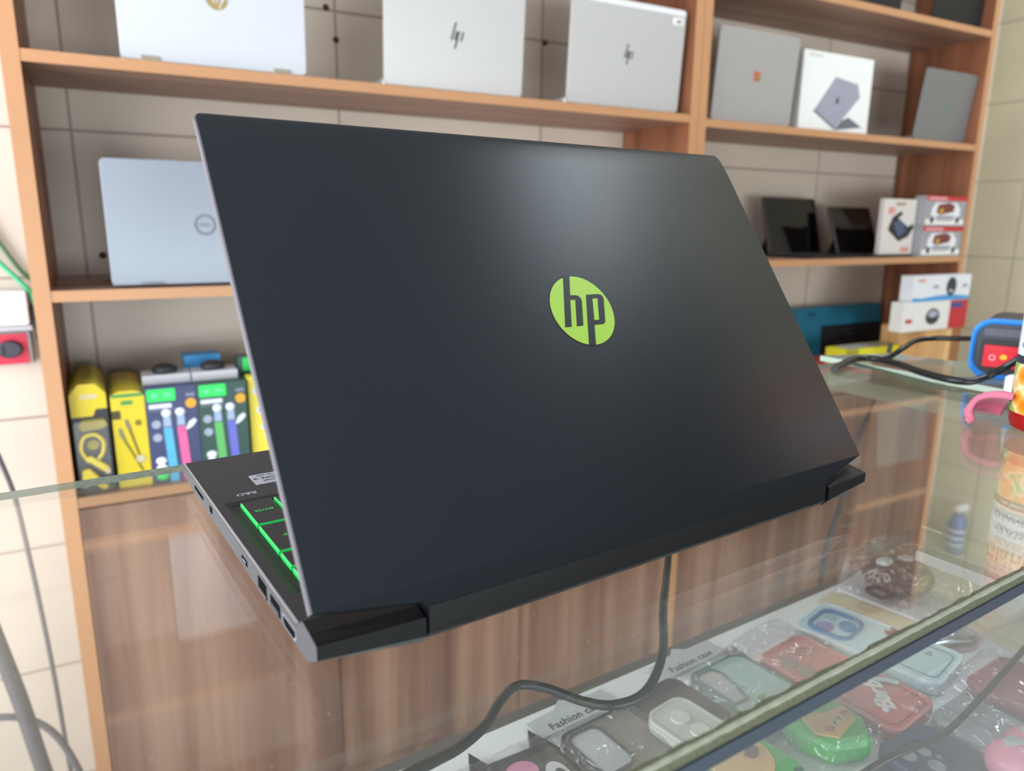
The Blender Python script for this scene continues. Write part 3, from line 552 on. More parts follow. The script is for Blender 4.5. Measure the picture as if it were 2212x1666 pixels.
# neighbouring counter across the corner
t = thing('glass_counter', 'second glass counter at the right with papers and notes under its glass', 'display counter', CT(0.875, 0, -H))
MB().prism([(0.0, -0.10), (0.9, -0.10), (0.9, 0.43), (0.155, 0.44), (0.125, 0.56), (0.02, 0.60)], H - 0.013, H - 0.006, (0, 1, 2), 0, side=1).build('glass_top', [clear('counter_glass2', (0.9, 0.93, 0.9), dust_haze=0.12), mat('pale_glass_edge', (170, 190, 176), 0.25, var=0.1)], t)
MB().prism([(0.002, -0.10), (0.9, -0.10), (0.9, 0.42), (0.150, 0.43), (0.120, 0.545), (0.022, 0.585)], H - 0.05, H - 0.03, (0, 1, 2), 0).build('shelf_board', mat('board_green_grey', (124, 126, 104), 0.6), t)
MB().box(0.40, 0.42, -0.1, 0.40, 0, H - 0.05).build('end_panel', W_DOOR, t)
MB().box(0.88, 0.9, -0.1, 0.40, 0, H - 0.05).build('end_panel', W_DOOR, t)
PAPY = mat('cream_paper', (206, 196, 150), 0.6, var=0.12, scale=40); PAPG = mat('green_paper', (120, 150, 90), 0.6, var=0.15, scale=40)
for x, y, a, wx, hy, m, lab, cat in ((0.060, 0.475, 10, 0.060, 0.035, PAPG, 'green paper note under the second counter glass', 'note'), (0.075, 0.385, 4, 0.085, 0.080, PAPY, 'cream card under the second counter glass, nearest the blue power box', 'card'), (0.055, 0.31, -8, 0.06, 0.05, mat('pale_paper', (210, 208, 190), 0.6), 'pale slip under the second counter glass beside the pink cloth', 'paper slip')):
    tag(MB().box(0, wx, 0, hy, 0, 0.0015).build('paper_card', m, M=CT(0.875 + x, y, -0.030, a)), lab, cat)

# ------------------------------------------------------------------ things on the counter
t = thing('power_socket_box', 'dark power box with blue rim and lit red rocker switch at the right edge', 'power box', CT(0.9295, 0.4265, -0.0055, -72))
prof = lambda g: rrect(0 + g, 0.150 - g, 0.0 + g, 0.070 - g, 0.020 - g * 0.5, 6)
MB().prism(prof(0.002), 0.004, 0.115, (0, 2, 1)).build('housing', mat('housing_dark', (56, 58, 60), 0.5), t)
fr = MB(); fr.loft([[(x, 0.012, z) for x, z in prof(0)], [(x, -0.003, z) for x, z in prof(0)], [(x, -0.005, z) for x, z in prof(0.003)], [(x, -0.002, z) for x, z in prof(0.0055)], [(x, 0.012, z) for x, z in prof(0.0055)]], 0)
fr.build('blue_rim', mat('rim_blue', (48, 140, 228), 0.35, var=0.03), t)
MB().prism(prof(0.0056), -0.0005, 0.004, (0, 2, 1)).build('front_panel', mat('panel_dark', (46, 50, 62), 0.4), t)
MB().prism(rrect(0.011, 0.058, 0.010, 0.046, 0.003), -0.002, -0.0005, (0, 2, 1)).build('switch_bezel', BLACK, t)
rk = MB().prism(rrect(0.0145, 0.0525, 0.014, 0.040, 0.002), -0.005, -0.002, (0, 2, 1)).build('rocker_switch', mat('rocker_red', (206, 22, 44), 0.25, emit=(200, 16, 30), estr=0.25), t, bevel=0.001)
MB().prism(oval(0.0350, 0.027, 0.0035, 0.0030), -0.0056, -0.005, (0, 2, 1)).build('switch_lamp', mat('lamp_orange', (255, 120, 10), 0.3, emit=(255, 110, 10), estr=3.0), rk)
o1, o2 = oval(0.0240, 0.0255, 0.0034, 0.0034), oval(0.0240, 0.0255, 0.0024, 0.0024)
MB().loft([[(x, -0.0054, z) for x, z in o1], [(x, -0.0054, z) for x, z in o2]]).build('off_mark', mat('mark_pink', (240, 190, 200), 0.4), rk)
MB().box(0.0430, 0.0495, -0.0054, -0.005, 0.0262, 0.0274).build('on_mark', MATS['mark_pink'], rk)
print_on('embossed_label', rect(0.012, 0.066, 0.0505, 0.059), -0.0005, mat('emboss_grey', (86, 88, 100), 0.5, var=0.2, scale=300), t)

C3 = lambda u, v, z: tuple(CT(u, v, z).translation)
wire('thick black cable snaking over the glass from behind the orange bottle', [C3(0.940, 0.366, 0.0320), C3(0.886, 0.366, 0.0205), C3(0.873, 0.371, 0.0140), C3(0.866, 0.377, 0.0085), C3(0.848, 0.381, 0.0050), C3(0.838, 0.390, 0.0045), C3(0.838, 0.408, 0.0045), C3(0.850, 0.440, 0.0045), C3(0.872, 0.478, 0.005), C3(0.880, 0.515, 0.005), C3(0.858, 0.5255, 0.005), C3(0.812, 0.514, 0.0045), C3(0.775, 0.50, 0.0045)], 0.0042, CBL)
wire('thin black cable arching from the power box towards the yellow box', [C3(1.000, 0.453, 0.030), C3(1.004, 0.480, 0.026), C3(1.000, 0.505, 0.023), C3(0.975, 0.514, 0.021), C3(0.935, 0.510, 0.014), C3(0.914, 0.516, 0.003), C3(0.902, 0.530, -0.0015)], 0.0034, CBL)
wire('dark cable hanging down behind the counter below the laptop corner', [C3(1.145, 0.645, -0.015), C3(1.139, 0.645, -0.059), C3(1.119, 0.645, -0.104), C3(1.083, 0.645, -0.175), C3(1.062, 0.645, -0.267), C3(1.044, 0.645, -0.310), C3(1.025, 0.645, -0.409), C3(1.01, 0.645, -0.80), C3(1.0, 0.645, -1.14)], 0.0035, CBL)

# glass cleaner bottle
t = thing('cleaner_bottle', 'orange glass cleaner bottle with red liquid base, cut by the right edge', 'bottle', CT(0.7255, 0.2365, 0.0002))
t.matrix_world = CT(0.7120, 0.2507, 0.0004)
RB = 0.0335
LIQ = mat('red_liquid', (170, 24, 26), 0.12, trans=0.25); ORW = mat('label_cream', (250, 226, 196), 0.35, var=0.04)
MB().lathe([(0.026, 0.0), (RB - 0.002, 0.003), (RB, 0.008), (RB, 0.125), (0.031, 0.145), (0.022, 0.165), (0.0135, 0.178), (0.0135, 0.192)], 40).build('bottle_body', mat('bottle_peach', (232, 132, 84), 0.15, var=0.03), t)
MB().lathe([(0.0264, -0.0001), (RB - 0.0015, 0.0028), (RB + 0.0003, 0.008), (RB + 0.0003, 0.0165)], 40, caps=False).build('liquid_base', LIQ, t)
def band(name, z0, z1, m, off=0.0006): return MB().lathe([(RB + off, z0), (RB + off, z1)], 48, caps=False).build(name, m, t)
# flower print
fm = bpy.data.materials.new('flower_print'); fm.use_nodes = True; nt = fm.node_tree; bs = nt.nodes['Principled BSDF']; tc = nn(nt, 'ShaderNodeTexCoord')
n1 = nn(nt, 'ShaderNodeTexVoronoi'); n1.inputs['Scale'].default_value = 62; nt.links.new(tc.outputs['Object'], n1.inputs['Vector'])
rp = nn(nt, 'ShaderNodeValToRGB'); els = rp.color_ramp.elements
els[0].position = 0.0; els[0].color = srgb(255, 110, 14); els[1].position = 0.62; els[1].color = srgb(250, 224, 190)
e_ = els.new(0.30); e_.color = srgb(255, 140, 24); e_ = els.new(0.48); e_.color = srgb(252, 176, 84); e_ = els.new(0.72); e_.color = srgb(150, 190, 80)
nt.links.new(n1.outputs['Distance'], rp.inputs[0]); nt.links.new(rp.outputs[0], bs.inputs['Base Color']); bs.inputs['Roughness'].default_value = 0.3
band('flower_label', 0.0165, 0.058, fm)
band('navy_band', 0.058, 0.065, mat('label_navy', (30, 36, 70), 0.35))
band('white_label', 0.065, 0.094, mat('label_white', (232, 234, 240), 0.35))
band('pale_orange_label', 0.094, 0.122, mat('label_peach', (244, 206, 180), 0.35))
faceang = R(-33)
BT = Matrix.Rotation(R(-104), 4, 'Z')
for s_, z, sz, m, bd in (('GLASS', 0.086, 0.0095, mat('label_blue_grey', (104, 116, 150), 0.4), 0.0), ('CLEANER', 0.074, 0.0085, MATS['label_blue_grey'], 0.0), ('Jolly Bubbles', 0.0615, 0.0045, WHITE, 0.0), ('Glang', 0.108, 0.020, mat('label_red', (190, 60, 50), 0.4), 0.0002)):
    text('label_text', s_, sz, m, t, BT @ Matrix.Translation((0, 0, z)), 0.0002, bend=RB + 0.0012)
MB().lathe([(0.015, 0.186), (0.015, 0.204), (0.012, 0.208)], 24).build('cap', WHITE, t)

# pink cloth: a hemmed fold arching up from the glass
PINK = mat('pink_microfibre', (198, 96, 120), 0.95, var=0.2, scale=500, bump=1.0, sheen=0.4)
t = thing('cleaning_cloth', 'pink microfibre cloth arched on the glass beside the orange bottle', 'cloth', CT(0.672, 0.300, 0.0))
def rel(L): return [(a - 0.672, b - 0.300, z) for a, b, z in L]
hem = rel([(0.6715, 0.3017, 0.0040), (0.6724, 0.2996, 0.0066), (0.6716, 0.3014, 0.0115), (0.672, 0.3005, 0.0170), (0.6733, 0.2973, 0.0245), (0.6764, 0.2901, 0.0290), (0.6802, 0.2811, 0.0306), (0.6832, 0.2740, 0.0302)])
low = rel([(0.6735, 0.3017, 0.0040), (0.6755, 0.3006, 0.0062), (0.6770, 0.3016, 0.0077), (0.6790, 0.3030, 0.0090), (0.6860, 0.3050, 0.0112), (0.6934, 0.3012, 0.0125), (0.6962, 0.2946, 0.0104), (0.6994, 0.2878, 0.0078)])
back = [(x + 0.040, y + 0.022, 0.0035) for x, y, z in hem]
SP = [smooth_path(L_, 5) for L_ in (hem, low)]; BKP = smooth_path(back, 5)
secs = []
for i in range(len(SP[0])):
    h_, l_, b_ = SP[0][i], SP[1][i], BKP[i]; row = []
    for k in range(7):
        q = k / 6; p_ = l_.lerp(h_, q) + Vector((0.006, 0.003, 0)) * math.sin(math.pi * q); row.append(p_)
    for k in range(1, 9):
        q = k / 8; p_ = h_.lerp(b_, q); p_.z = max(0.003, h_.z + (b_.z - h_.z) * q ** 1.6 + 0.0015 * math.sin(7 * q + 0.4 * i)); row.append(p_)
    secs.append(row)
co = MB().loft(secs, 0, closed=False, smooth=True).build('cloth_fold', PINK, t); so = co.modifiers.new('thick', 'SOLIDIFY'); so.thickness = 0.0022; so.offset = 0
MB().tube(hem, lambda q: 0.0030 + 0.0006 * math.sin(9 * q), 10).build('stitched_hem', mat('pink_hem', (208, 116, 142), 0.9, var=0.1, scale=400, bump=0.6), t)
# white plastic nozzle
t = thing('plastic_nozzle', 'white plastic nozzle lying behind the orange bottle', 'nozzle', CT(0.862, 0.358, -0.0055, -50))
MB().prism([(0.0, 0.0), (0.055, -0.016), (0.085, -0.014), (0.085, 0.016), (0.055, 0.018)], 0.0005, 0.022, (0, 1, 2)).build('nozzle_cone', WHITE, t, bevel=0.004)
MB().prism([(0.030, -0.004), (0.080, -0.010), (0.080, 0.010), (0.036, 0.006)], 0.0225, 0.045, (0, 1, 2)).build('nozzle_lever', WHITE, t, bevel=0.004)
# ------------------------------------------------------------------ the main laptop
LM = Matrix.Translation(Vector((-0.07146, 0.24263, H))) @ Matrix.Rotation(0.594124, 4, 'Z')
LW, LD = 0.360, 0.2535
t = lap = thing('gaming_laptop', 'large dark laptop half closed on the glass counter, lime round emblem and green-lit keys', 'laptop', LM)
DECK = mat('deck_black', (40, 39, 41), 0.5, var=0.05, scale=300); SIDE = mat('speckled_silver', (78, 78, 85), 0.45, 0.4, var=0.25, scale=700)
SHELL = mat('lid_black', (19, 25, 30), 0.39, spec=0.42, var=0.06, scale=1400, bump=0.06); HB = mat('hinge_black', (13, 14, 19), 0.4, spec=0.35)
# body: side profile swept across the width
pr = [(0.0225, 0.0130), (0.0225, 0.0040), (0.060, 0.0032), (0.235, 0.0045), (LD, 0.0085), (LD, 0.0130)]
MB().loft([[(x, y, z) for y, z in pr] for x in (0, LW)], 0, (0, 0), segm=[0, 1, 1, 1, 0, 1]).build('base_body', [SIDE, HB], lap)
KX0, KX1, KY0, KY1, KZ, DZ = 0.0078, LW - 0.0078, 0.049, 0.1655, 0.0130, 0.0145
dk = MB()
dk.box(0, LW, KY1 + 0.003, LD, KZ, DZ).box(0, LW, 0.0225, KY0 - 0.003, KZ, DZ).box(0, KX0 - 0.002, KY0 - 0.003, KY1 + 0.003, KZ, DZ).box(KX1 + 0.002, LW, KY0 - 0.003, KY1 + 0.003, KZ, DZ)
# sloping rim of the keyboard recess
a_ = [(KX0 - 0.002, KY0 - 0.003), (KX1 + 0.002, KY0 - 0.003), (KX1 + 0.002, KY1 + 0.003), (KX0 - 0.002, KY1 + 0.003)]; b2 = [(KX0 + 0.001, KY0), (KX1 - 0.001, KY0), (KX1 - 0.001, KY1), (KX0 + 0.001, KY1)]
dk.loft([[(x, y, DZ) for x, y in a_], [(x, y, KZ + 0.0001) for x, y in b2]])
dk.build('deck', DECK, lap)
MB().box(0.105, 0.225, 0.176, 0.246, DZ, DZ + 0.0003).build('touchpad', mat('pad_black', (30, 30, 33), 0.35), lap)
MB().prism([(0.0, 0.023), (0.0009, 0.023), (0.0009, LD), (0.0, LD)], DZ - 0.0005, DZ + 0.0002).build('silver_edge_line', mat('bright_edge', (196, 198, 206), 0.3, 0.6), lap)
# keys
KTOP = mat('keycap_black', (36, 34, 37), 0.5, var=0.04); KGL = mat('key_backlight', (40, 190, 90), 0.4, emit=(40, 200, 92), estr=0.26)
KLEG = mat('key_legend', (50, 200, 90), 0.4, emit=(50, 190, 80), estr=0.25)
key_mesh = {}
def key(x, y, wx, wy):
    k = (round(wx, 4), round(wy, 4))
    if k not in key_mesh:
        m_ = MB(); a = [(0, 0), (wx, 0), (wx, wy), (0, wy)]; g = 0.0005
        m_.loft([[(p, q, 0.0132) for p, q in a], [(p, q, 0.0153) for p, q in a], [(min(max(p, g), wx - g), min(max(q, g), wy - g), 0.0158) for p, q in a]], 0, (0, 1), segm=[0, 0, 0, 0])
        o = m_.build('key', [KGL, KTOP], lap); key_mesh[k] = o.data
    else:
        o = bpy.data.objects.new('key', key_mesh[k]); COL.objects.link(o); o.parent = lap
    o.location = (x, y, 0); return o
PI_ = 0.0185; G = 0.0021; X0 = 0.0128
def row_y(r_): return KY1 - 0.0035 - PI_ * (r_ + 1) + G * 0.5      # r_=0 is the front row
rows_k = [ [3, 1], [1, 1, 1], [1, 1, 1], [1, 1, 1], [1, 1, 1, 1], [1, 1, 1, 1] ]
ent = key(X0, row_y(1), PI_ - G, 2 * PI_ - G); pls = key(X0, row_y(3), PI_ - G, 2 * PI_ - G)
for r_ in range(6):
    if r_ == 0: ks = [(1, 1), (2, 2)]
    elif r_ in (1, 2, 3): ks = [(1, 1), (2, 1), (3, 1)]
    else: ks = [(0, 1), (1, 1), (2, 1), (3, 1)]
    for c_, n_ in ks: key(X0 + c_ * PI_, row_y(r_), n_ * PI_ - G, PI_ - G)
    x = X0 + 4 * PI_ + 0.004; tot = KX1 - 0.004 - x; un = tot / 15.0
    lay = [[1, 1, 1, 1, 1.2, 5.6, 1.2, 1, 1, 1], [2.75, 1, 1, 1, 1, 1, 1, 1, 1, 1, 1, 2.25], [2.25] + [1] * 11 + [1.75], [1.5] + [1] * 12 + [1.5], [2] + [1] * 13, [1] * 15][r_]
    f_ = 15.0 / sum(lay)
    for wk in lay: key(x, row_y(r_), wk * un * f_ - G, PI_ - G); x += wk * un * f_
FL = Matrix.Rotation(R(180), 4, 'Z')
text('key_legend', 'ENTER', 0.0034, KLEG, ent, Matrix.Translation((0.0085, 0.0185, 0.0159)) @ FL, 0.00003)
text('key_legend', '+', 0.0052, KLEG, pls, Matrix.Translation((0.0085, 0.0175, 0.0159)) @ FL, 0.00003)
text('speaker_mark', 'B&O', 0.0058, mat('legend_white', (176, 178, 190), 0.4), lap, Matrix.Translation((0.0202, 0.1768, DZ + 0.0002)) @ FL, 0.00005)
st = MB().prism(rrect(0.0288, 0.0475, 0.1880, 0.2065, 0.001), DZ, DZ + 0.0003).build('processor_sticker', mat('sticker_silver', (176, 180, 192), 0.35, 0.3), lap)
for s_, y, sz in (('intel', 0.1930, 0.0042), ('CORE i5', 0.1985, 0.0046), ('10th GEN', 0.2035, 0.0026)):
    text('sticker_text', s_, sz, INK, st, Matrix.Translation((0.0380, y, DZ + 0.0004)) @ FL, 0.00003)
# ports on the visible side (x = 0)
PD = mat('port_black', (8, 8, 9), 0.9, spec=0.05); PM = mat('port_metal', (190, 192, 200), 0.3, 0.7)
def port(name, y0, y1, z0, z1, poly=None):
    q = poly or rect(y0, y1, z0, z1)
    return MB().prism(q, -0.00025, 0.0006, (1, 2, 0)).build(name, PD, lap)
port('card_slot', 0.1965, 0.2200, 0.0083, 0.0103); port('slot', 0.1730, 0.1785, 0.0078, 0.0112)
port('usb_c_port', 0.0985, 0.1080, 0.0068, 0.0096); MB().box(-0.0004, 0, 0.1005, 0.106, 0.0078, 0.0086).build('port_tongue', PM, lap)
port('ethernet_port', 0, 0, 0, 0, [(0.0660, 0.0050), (0.0790, 0.0050), (0.0790, 0.0112), (0.0660, 0.0112)]); MB().box(-0.0006, 0.0002, 0.0660, 0.0790, 0.0044, 0.0062).build('port_shutter', SIDE, lap)
up_ = port('usb_port', 0.0460, 0.0595, 0.0050, 0.0108); MB().box(-0.0005, 0, 0.0475, 0.058, 0.0058, 0.0076).build('port_tongue', mat('tongue_dark', (40, 42, 48), 0.4), lap)
hd = [(0.0262, 0.0050), (0.0390, 0.0050), (0.0415, 0.0075), (0.0415, 0.0105), (0.0238, 0.0105), (0.0238, 0.0075)]
MB().prism(hd, -0.0003, 0.0004, (1, 2, 0)).build('hdmi_rim', PM, lap); MB().prism([(0.0326 + (y - 0.0326) * 0.86, 0.0078 + (z - 0.0078) * 0.72) for y, z in hd], -0.0005, 0.0004, (1, 2, 0)).build('hdmi_port', PD, lap)
SHELL.node_tree.nodes['Principled BSDF'].inputs['Specular Tint'].default_value = (0.92, 0.97, 1.0, 1)
# rear corner blocks
SAGE_LIT = mat('bevel_lit_sage', (46, 52, 50), 0.22)  # paler sage colour stands in for light caught by the lower bevel
def ear(x0, x1, name):
    pa = [(0.0228, 0.0035), (0.0228, 0.0143), (0.0160, 0.0190), (0.0075, 0.0178), (0.0, 0.0163), (0.0, 0.0103), (0.012, 0.0035)]
    pb = [(0.0228, 0.0015), (0.0228, 0.0143), (0.0160, 0.0172), (0.0075, 0.0160), (0.0, 0.0139), (0.0, 0.0055), (0.0035, 0.0012)]
    return MB().loft([[(x0, y, z) for y, z in pa], [(x1, y, z) for y, z in pb]], 0, (1, 0), segm=[0, 0, 0, 0, 0, 2, 0]).build(name, [HB, SIDE, SAGE_LIT], lap)
ear(0.0, 0.0455, 'rear_corner_block'); ear(LW, LW - 0.0390, 'rear_corner_block')
vg = MB()
for i in range(24):
    for j in range(2): vg.box(0.012 + i * 0.0014 + j * 0.0007, 0.0127 + i * 0.0014 + j * 0.0007, 0.0275 + j * 0.0018, 0.0283 + j * 0.0018, DZ, DZ + 0.0002)
vg.build('speaker_grille', mat('grille_grey', (92, 92, 96), 0.4), lap)
MB().prism([(0.0, 0.0188), (-0.0006, 0.0065), (0.0045, 0.0016), (0.020, 0.0016), (0.020, 0.0125), (0.012, 0.0188)], 0.0468, 0.3175, (1, 2, 0)).build('hinge_cover', HB, lap, bevel=0.0005)
MB().box(0.048, 0.306, 0.010, 0.0205, 0.0009, 0.0016).build('rubber_strip', mat('rubber_black', (10, 10, 12), 0.7), lap)
for x in (0.03, LW - 0.05):
    for y in (0.05, 0.215): MB().box(x, x + 0.02, y, y + 0.008, 0, 0.006).build('rubber_foot', BLACK, lap)
# lid
al = 0.605601
lidM = Matrix.Translation((0, 0.005, 0.027)) @ Matrix(((1, 0, 0, 0), (0, math.sin(al), -math.cos(al), 0), (0, math.cos(al), math.sin(al), 0), (0, 0, 0, 1))) 
# columns: x -> u ; y -> along the lid (up, away) ; z -> outward normal
lidM = Matrix.Translation((0, 0.00499, 0.02699)) @ Matrix((( 1, 0, 0, 0), (0, math.sin(al), -math.cos(al), 0), (0, math.cos(al), math.sin(al) * -1 * -1, 0), (0, 0, 0, 1)))
LH = 0.2361; TH = 0.0042
secs = []; svals = [0.0] + [0.02 * k for k in range(1, 11)] + [LH - 0.026 + 0.002 * k for k in range(0, 10)] + [LH - 0.006 + 0.0006 * k for k in range(0, 11)]
for s_ in svals:
    q = max(0.0, (s_ - (LH - 0.024)) / 0.024); nout = -0.0022 * q ** 2.2
    if s_ > LH - 0.0015: nout -= (s_ - LH + 0.0015) * 0.8
    cr = 0.006; d_ = max(0.0, s_ - (LH - cr)); ins = cr - math.sqrt(max(0.0, cr * cr - d_ * d_))
    secs.append([(ins, s_, -TH), (LW - ins, s_, -TH), (LW - ins, s_, nout - 0.0004), (LW - ins - 0.0006, s_, nout), (ins + 0.0008, s_, nout), (ins, s_, nout - 0.0004)])
lb = MB()
lb.loft(secs, 0, (0, 0), segm=[0, 1, 0, 0, 1, 1], smooth=False)
for i in range(len(lb.f)):
    if lb.m[i] == 0: lb.sm[i] = len(lb.f[i]) == 4
lb.prism([(0.0, 0.0), (0.0443, -0.0073), (0.0458, -0.0095), (0.3172, -0.0100), (0.3190, -0.0086), (LW, 0.0)], -0.005, 0.0)
lid = lb.build('lid', [SHELL, mat('lid_edge_silver', (104, 102, 110), 0.4, 0.2, var=0.05)], lap, lidM)
MB().prism(rrect(0.004, LW - 0.004, 0.004, LH - 0.004, 0.004), -TH - 0.0008, -TH).build('screen_bezel', mat('bezel_black', (14, 14, 16), 0.5), lid)
MB().box(0.010, LW - 0.010, 0.024, LH - 0.010, -TH - 0.0011, -TH - 0.0007).build('screen', MATS['dark_screen'], lid)
LIMEG = mat('emblem_lime', (140, 178, 58), 0.35, var=0.06, scale=60)
EDG = mat('emblem_rim', (10, 11, 12), 0.5)
cx, cs = 0.1812, 0.1171
em = MB().prism(oval(cx, cs, 0.0216, 0.0219, 64), 0.0, 0.00015, (0, 1, 2)).build('emblem_rim', EDG, lid)
MB().prism(oval(cx, cs, 0.0211, 0.0214, 64), 0.00015, 0.0003, (0, 1, 2)).build('round_emblem', LIMEG, lid)
hpoly = [(0.1764, 0.1391), (0.18083, 0.1390), (0.17621, 0.12661), (0.18043, 0.12638), (0.18206, 0.12559), (0.18276, 0.12439), (0.18279, 0.12264), (0.17736, 0.10766), (0.17284, 0.10756), (0.17866, 0.12373), (0.17503, 0.12379), (0.16931, 0.10762), (0.16485, 0.10754)]
ppoly = [(0.18732, 0.12628), (0.19629, 0.12631), (0.19806, 0.1257), (0.19887, 0.12446), (0.19875, 0.12268), (0.19375, 0.10913), (0.19281, 0.10805), (0.19145, 0.1075), (0.18516, 0.10749), (0.18105, 0.0956), (0.1764, 0.0961)]
cpoly = [(0.19078, 0.12354), (0.1944, 0.12361), (0.18971, 0.11028), (0.18637, 0.11034)]
MB().prism(hpoly, 0.0003, 0.00045).build('emblem_letter_h', SHELL, lid); MB().prism(ppoly, 0.0003, 0.00045).build('emblem_letter_p', SHELL, lid)
MB().prism(cpoly, 0.00045, 0.00055).build('emblem_letter_gap', LIMEG, lid)

# ------------------------------------------------------------------ cables inside the counter
wire('black cable looping inside the counter below the laptop hinge', [C3(0.47, 0.455, -0.11), C3(0.43, 0.413, -0.105), C3(0.39, 0.375, -0.10), C3(0.345, 0.333, -0.095), C3(0.318, 0.305, -0.105), C3(0.292, 0.292, -0.115), C3(0.270, 0.295, -0.118), C3(0.257, 0.310, -0.12), C3(0.245, 0.333, -0.12), C3(0.232, 0.345, -0.12), C3(0.211, 0.333, -0.115), C3(0.187, 0.311, -0.108), C3(0.160, 0.292, -0.098), C3(0.137, 0.276, -0.085), C3(0.112, 0.258, -0.07), C3(0.08, 0.24, -0.06)], 0.0030, mat('cable_green_black', (32, 40, 42), 0.35))
wire('thin black cable lying across the phone cases at the lower right', [C3(0.80, 0.262, -0.215), C3(0.735, 0.249, -0.208), C3(0.618, 0.234, -0.208), C3(0.545, 0.227, -0.208), C3(0.506, 0.232, -0.208), C3(0.474, 0.240, -0.215), C3(0.42, 0.25, -0.235)], 0.0026, CBL)

# ------------------------------------------------------------------ phone cases on the tray
ZL = -0.2436
def case(label, u, v, rot, wdt, ln, body, lip=None, th=0.011, z=ZL, cat='phone case', name='phone_case', group=None):
    """u,v = far left corner; local x across, local y towards the customer"""
    c = thing(name, label, cat, CT(u, v, z, rot), group)
    m_ = MB().prism(rrect(0, wdt, -ln, 0, 0.012), 0, th, (0, 1, 2))
    m_.build('shell', body, c, bevel=0.0022)
    if lip:
        a = rrect(0, wdt, -ln, 0, 0.012); b2 = rrect(0.0025, wdt - 0.0025, -ln + 0.0025, -0.0025, 0.010)
        MB().loft([[(x, y, th - 0.003) for x, y in a], [(x, y, th + 0.0008) for x, y in a], [(x, y, th + 0.0008) for x, y in b2], [(x, y, th - 0.001) for x, y in b2]]).build('rim', lip, c)
    return c, th
def flat(name, poly, z, h_, m, parent): return MB().prism(poly, z, z + h_).build(name, m, parent)
def ringp(name, poly1, poly2, z, h_, m, parent):
    return MB().loft([[(x, y, z) for x, y in poly1], [(x, y, z + h_) for x, y in poly1], [(x, y, z + h_) for x, y in poly2], [(x, y, z) for x, y in poly2]]).build(name, m, parent)
def clear_pl(name, tint, dust_haze=0.12, dc=(210, 212, 214)): return clear(name, tint, rough=0.12, dust_haze=dust_haze, r0=0.06, haze_col=dc)
def sleeve(label, u, v, rot, wdt, ln, z=0.014, header=None, amp=0.004, seed=1):
    """crinkled clear bag over a case, with optional printed header strip"""
    s_ = thing('plastic_sleeve', label, 'plastic bag', CT(u, v, ZL, rot)); r = random.Random(seed)
    NX, NY = 14, 24; vs = []; fs = []
    for j in range(NY + 1):
        for i in range(NX + 1):
            a, b = i / NX, j / NY; e = min(a, 1 - a, b, 1 - b)
            vs.append((a * wdt + r.uniform(-1, 1) * 0.0006, -b * ln + r.uniform(-1, 1) * 0.0006, 0.0015 + z * min(1, e * 16) + (r.uniform(-1, 1) * amp * 0.35 + amp * 0.5 * math.sin(9 * a + 13 * b + seed)) * min(1, e * 6)))
    for j in range(NY):
        for i in range(NX): fs.append((j * (NX + 1) + i, j * (NX + 1) + i + 1, (j + 1) * (NX + 1) + i + 1, (j + 1) * (NX + 1) + i))
    MB().add(vs, fs, 0, True).build('film', BAG, s_)
    if header:
        MB().prism([(0.002, 0.002), (wdt - 0.002, 0.002), (wdt - 0.002, 0.024), (wdt * 0.62, 0.026), (wdt * 0.5, 0.034), (wdt * 0.38, 0.026), (0.002, 0.024)], 0.003, 0.0036).build('hang_header', mat('header_frost', (196, 198, 202), 0.4), s_)
        text('header_text', header, 0.0112, INK, s_, Matrix.Translation((wdt * 0.5, 0.0085, 0.0038)), 0.0001)
    return s_
WCL = mat('frosted_clear', (204, 206, 200), 0.25, var=0.04); GCL = mat('smoke_clear', (138, 136, 130), 0.2, var=0.08, scale=20)
# back row, left to right
c, th = case('black phone case with pink oval and white eye ovals, bottom centre of the picture', 0.231, 0.412, -3, 0.074, 0.15, mat('case_charcoal', (52, 50, 54), 0.5))
for x in (0.010, 0.064): flat('ear', [(x - 0.012, -0.012), (x + 0.012, -0.012), (x, 0.018)], 0.002, 0.008, mat('case_charcoal', (52, 50, 54), 0.5), c)
flat('pink_oval', oval(0.034, -0.024, 0.013, 0.011), th, 0.003, mat('nose_pink', (238, 150, 190), 0.4), c)
for x in (0.012, 0.058): flat('white_oval', oval(x, -0.036, 0.008, 0.012), th, 0.002, WHITE, c); flat('dark_pupil', oval(x + 0.001, -0.040, 0.004, 0.007), th + 0.002, 0.001, INK, c)
c, th = case('clear phone case with dark rim and grey camera cutout, nearest case behind the looped cable', 0.308, 0.406, 2, 0.076, 0.125, GCL, mat('rim_dark', (66, 70, 74), 0.35))
flat('camera_cutout', rrect(0.006, 0.036, -0.055, -0.008, 0.008), th, 0.0006, mat('paper_bright', (206, 212, 216), 0.5), c); ringp('camera_frame', rrect(0.004, 0.038, -0.057, -0.006, 0.009), rrect(0.006, 0.036, -0.055, -0.008, 0.008), th, 0.002, mat('rim_dark', (66, 70, 74), 0.35), c)
c, th = case('milky clear phone case with two pale button bumps, right of the clear dark-rimmed case', 0.374, 0.376, 6, 0.046, 0.062, WCL, WCL, z=ZL + 0.0125)
for y in (-0.020, -0.040): flat('button_bump', oval(0.022, y, 0.008, 0.008), th, 0.002, mat('bump_pale', (222, 222, 216), 0.3), c)
for x in (0.012, 0.024, 0.036): MB().ell(x, -0.057, th, 0.003, 0.003, 0.003).build('air_bubble', mat('bump_pale', (222, 222, 216), 0.3), c)
c, th = case('dark smoky phone case with violet sheen, under the milky clear case', 0.386, 0.414, 3, 0.064, 0.070, mat('case_smoky', (66, 64, 74), 0.25, var=0.25, scale=24))
c, th = case('teal translucent phone case with long camera opening, right of the looped cable', 0.456, 0.408, 2, 0.072, 0.085, mat('case_teal', (178, 214, 214), 0.2, var=0.12, scale=14), mat('rim_teal', (96, 140, 142), 0.3))
